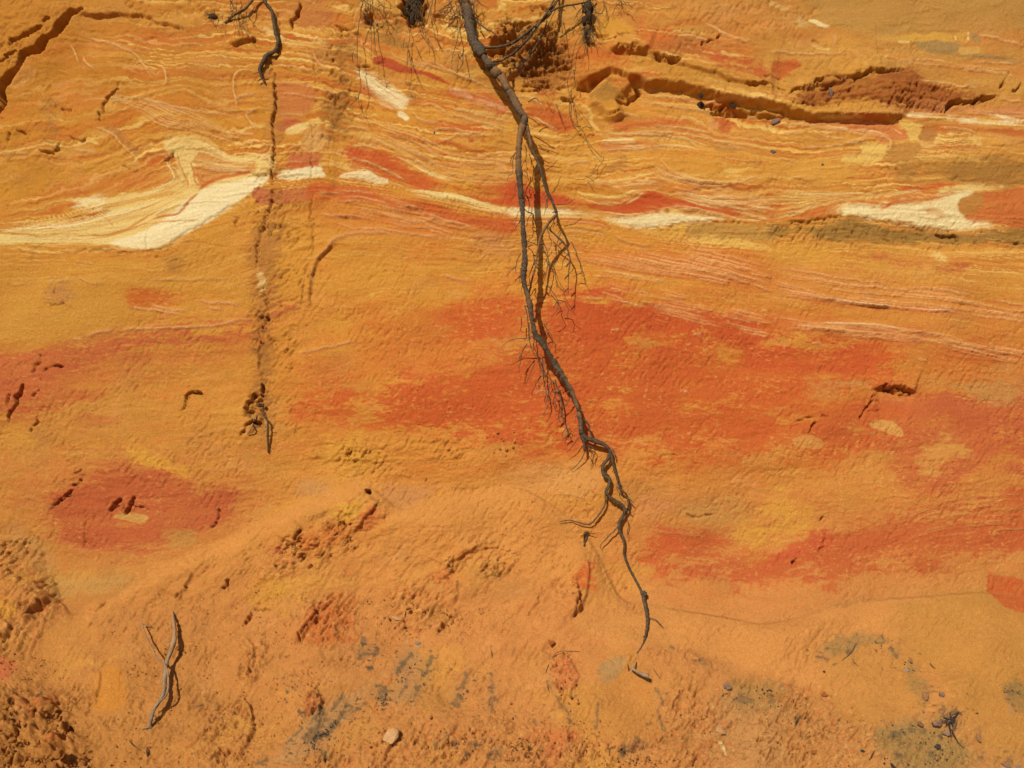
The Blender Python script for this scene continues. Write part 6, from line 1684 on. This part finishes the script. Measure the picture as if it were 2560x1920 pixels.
S('stone', 'round orange clod casting a shadow on smooth sand beside the long root', 'stone', M_CLOD2, '23', 338, 575, 66, 60, 40, .6, .15)
S('stone', 'small orange clod alone on smooth sand left of the root burl', 'stone', M_CLOD, '23', 980, 100, 34, 26, 41, .6, .15)
S('stone', 'dark oval clod on the sand right of the forked branch', 'stone', M_BROWNSTONE, '03', 1708, 1118, 66, 36, 42, .5, .2, -15)
S('stone', 'wedge of dark stone stuck in the recess at upper right', 'stone', M_STONE, '30', 545, 800, 46, 100, 43, .5, .3)
S('stone', 'ragged dark stone stuck under the ledge at upper right', 'stone', M_STONE, '30', 62, 1050, 100, 56, 44, .5, .3, -20)
S('stone', 'dark chip stuck in the pale sandstone below the ledge', 'stone', M_STONE, '30', 46, 1316, 56, 46, 45, .5, .25, 25)
S('stone', 'tiny dark chip stuck in the sandstone below the ledge', 'stone', M_STONE, '30', 474, 1420, 24, 28, 46, .6, .25)
S('stone', 'grey lump stuck in the lip of the ledge', 'stone', M_DARK, '20', 1632, 828, 60, 44, 47, .5, .3)
S('stone', 'dark lump hanging under the ledge left of the grey chip', 'stone', M_DARK, '20', 1636, 905, 70, 70, 48, .5, .3)
S('stone', 'grey pointed chip under the ledge right of the dark lump', 'stone', M_DARK, '20', 1905, 912, 52, 58, 49, .5, .3)
S('stone', 'tiny dark chip on the sandstone below the knobbly part of the ledge', 'stone', M_STONE, '10', 1540, 1145, 18, 26, 50, .6, .2)

# --- clods of fallen sand-rock: one mesh for each of eight shapes, many copies
protos = []
for k in range(8):
    me = stone_mesh('sand_clod', 200 + k, .8, 2, .5); me.materials.append(M_CLOD if k != 3 else M_CLOD2)
    protos.append(me)


def clod(u, v, size, label, group, r):
    o = bpy.data.objects.new('sand_clod', r.choice(protos)); C.objects.link(o)
    q = size * px(u, v) * .5
    o.scale = (q * r.uniform(.8, 1.25), q * r.uniform(.7, 1.0), q * r.uniform(.75, 1.1))
    o.rotation_euler = (r.uniform(0, 6.28), r.uniform(0, 6.28), r.uniform(0, 6.28))
    o.location = spot(u, v, q * .35)
    tag(o, label, 'clod', group)
    return o


def inside(pt, poly):
    x, y = pt; c = False; n = len(poly)
    for i in range(n):
        (x1, y1), (x2, y2) = poly[i], poly[(i + 1) % n]
        if (y1 > y) != (y2 > y) and x < (x2 - x1) * (y - y1) / (y2 - y1) + x1:
            c = not c
    return c


def heap(s, n, lo, hi, label, group, seed):
    poly = [tuple(p) for p in pp(s)]
    xs_ = [p[0] for p in poly]; ys_ = [p[1] for p in poly]; r = random.Random(seed); placed = []; tries = 0
    while len(placed) < n and tries < n * 60:
        tries += 1
        u = r.uniform(max(min(xs_), -20), max(xs_)); v = r.uniform(min(ys_), min(max(ys_), 1935))
        sz = lo + (hi - lo) * r.random() ** 2.6
        if not inside((u, v), poly) or any((u - a) ** 2 + (v - b) ** 2 < ((sz + c) * .42) ** 2 for a, b, c in placed):
            continue
        placed.append((u, v, sz)); clod(u, v, sz, label, group, r)


heap('03:-30,1060 140,1030 300,1110 480,1085 555,1190 500,1300 560,1420 540,1560 700,1540 760,1620 720,1690 -30,1690', 120, 10, 36, 'crumbly orange sand clod in the rubble heap in the bottom left corner', 'clods in the bottom left heap', 1)
heap('13:1150,180 1500,260 1700,300 1700,480 1400,500 1150,480', 22, 5, 13, 'small sand clod in the rubble above the inky streaks', 'clods above the inky streaks', 2)
heap('23:360,800 470,760 600,1000 560,1140 420,1150 340,950', 26, 5, 13, 'small reddish clod in the patch left of the smooth sand sheet', 'clods left of the smooth sand', 3)
heap('23:0,1380 350,1380 520,1440 700,1450 900,1480 1300,1400 1250,1640 -30,1690 -100,1500', 50, 5, 14, 'small sand clod in the crumbs along the bottom edge', 'clods along the bottom edge', 4)
heap('22:-200,420 -10,380 90,520 -60,640 -280,560', 14, 6, 14, 'small clod in the crumbly rib above the rubble', 'clods on the crumbly rib', 5)
heap('13:1500,1180 2200,1080 2212,1500 1700,1500 1500,1400', 26, 5, 12, 'small sand clod right of the big cream lump', 'clods right of the cream lump', 6)

# crumbs too small and too many to tell apart
def crumbs(name, label, cat, mat, patches, seed, lo=.0012, hi=.0038):
    r = random.Random(seed); vs = []; fs = []
    base = [Vector(q) for q in ((1, 0, 0), (-1, 0, 0), (0, 1, 0), (0, -1, 0), (0, 0, 1), (0, 0, -1))]
    tri = [(0, 2, 4), (2, 1, 4), (1, 3, 4), (3, 0, 4), (2, 0, 5), (1, 2, 5), (3, 1, 5), (0, 3, 5)]
    for s, n in patches:
        poly = [tuple(p) for p in pp(s)]
        xs_ = [p[0] for p in poly]; ys_ = [p[1] for p in poly]; k = 0
        while k < n:
            u = r.uniform(min(xs_), max(xs_)); v = r.uniform(min(ys_), max(ys_))
            if not inside((u, v), poly):
                continue
            k += 1
            sz = lo + (hi - lo) * r.random() ** 3; c = spot(u, v, sz * .3); b0 = len(vs)
            M = Matrix.Rotation(r.uniform(0, 6), 3, 'X') @ Matrix.Rotation(r.uniform(0, 6), 3, 'Z')
            for q in base:
                vs.append(tuple(c + M @ (q * sz * r.uniform(.6, 1.3))))
            fs += [tuple(b0 + i for i in t) for t in tri]
    me = bpy.data.meshes.new(name); me.from_pydata(vs, [], fs); me.materials.append(mat); me.update()
    o = bpy.data.objects.new(name, me); C.objects.link(o)
    return tag(o, label, cat, None, 'stuff')


crumbs('charcoal_crumbs', 'scattered crumbs of black charcoal over the grey stains on the sand', 'crumbs', M_COAL,
       [('33:960,1380 1050,1290 1300,1290 1600,1400 1700,1520 1700,1650 1000,1650', 220), ('33:560,600 760,540 1000,560 1100,700 1000,700 900,620 700,640', 60), ('33:1170,720 1280,760 1380,960 1300,1000 1180,920', 70),
        ('33:2020,960 2220,900 2220,1180 2080,1180', 50), ('13:400,1520 640,1200 700,1240 560,1500', 200), ('13:560,1480 900,1150 1060,1040 1100,1080 640,1500', 120), ('13:1040,1160 1130,1000 1160,1110', 60), ('13:1200,940 1390,670 1420,700 1260,940', 60), ('13:1660,1180 1800,980 1860,1000 1760,1160', 50), ('13:880,560 1100,560 1100,820 880,840', 50),
        ('23:900,1600 920,1500 1240,1470 1240,1640', 90), ('23:0,1150 150,1400 300,1500 0,1640', 80), ('23:1720,950 2212,930 2212,1150 1900,1130', 90), ('33:-30,950 300,1000 450,1400 0,1400', 90)], 1)
crumbs('sand_crumbs', 'loose crumbs of orange sand scattered over the slope', 'crumbs', M_CLOD,
       [('13:0,100 2212,300 2212,560 1400,600 600,900 0,1200', 900), ('03:-30,600 700,800 800,1659 -30,1659', 900), ('03:900,300 2212,0 2212,1659 900,1659', 900), ('13:0,1100 2212,1100 2212,1680 0,1680', 900), ('23:-30,1300 2212,1100 2212,1680 -30,1680', 900), ('33:-30,1000 500,1000 1000,1680 -30,1680', 400), ('22:-200,800 700,900 700,1600 -300,1659', 400)], 2, .0011, .0042)
crumbs('red_crumbs', 'loose crumbs of red sand scattered over the slope', 'crumbs', M_CLOD2,
       [('13:0,100 2212,300 2212,560 1400,600 600,900 0,1200', 250), ('03:-30,600 700,800 800,1659 -30,1659', 250), ('13:1000,1100 2212,1100 2212,1680 800,1680', 300), ('23:-30,1300 2212,1100 2212,1680 -30,1680', 400)], 3, .0011, .0036)
crumbs('pale_crumbs', 'loose crumbs of cream sandstone on the slope', 'crumbs', M_PALE,
       [('13:1150,180 1700,260 1700,480 1150,480', 40), ('23:1300,1050 2212,1100 2212,1640 1500,1640', 120), ('33:-30,950 300,1000 700,1640 -30,1640', 90)], 4, .0011, .0030)
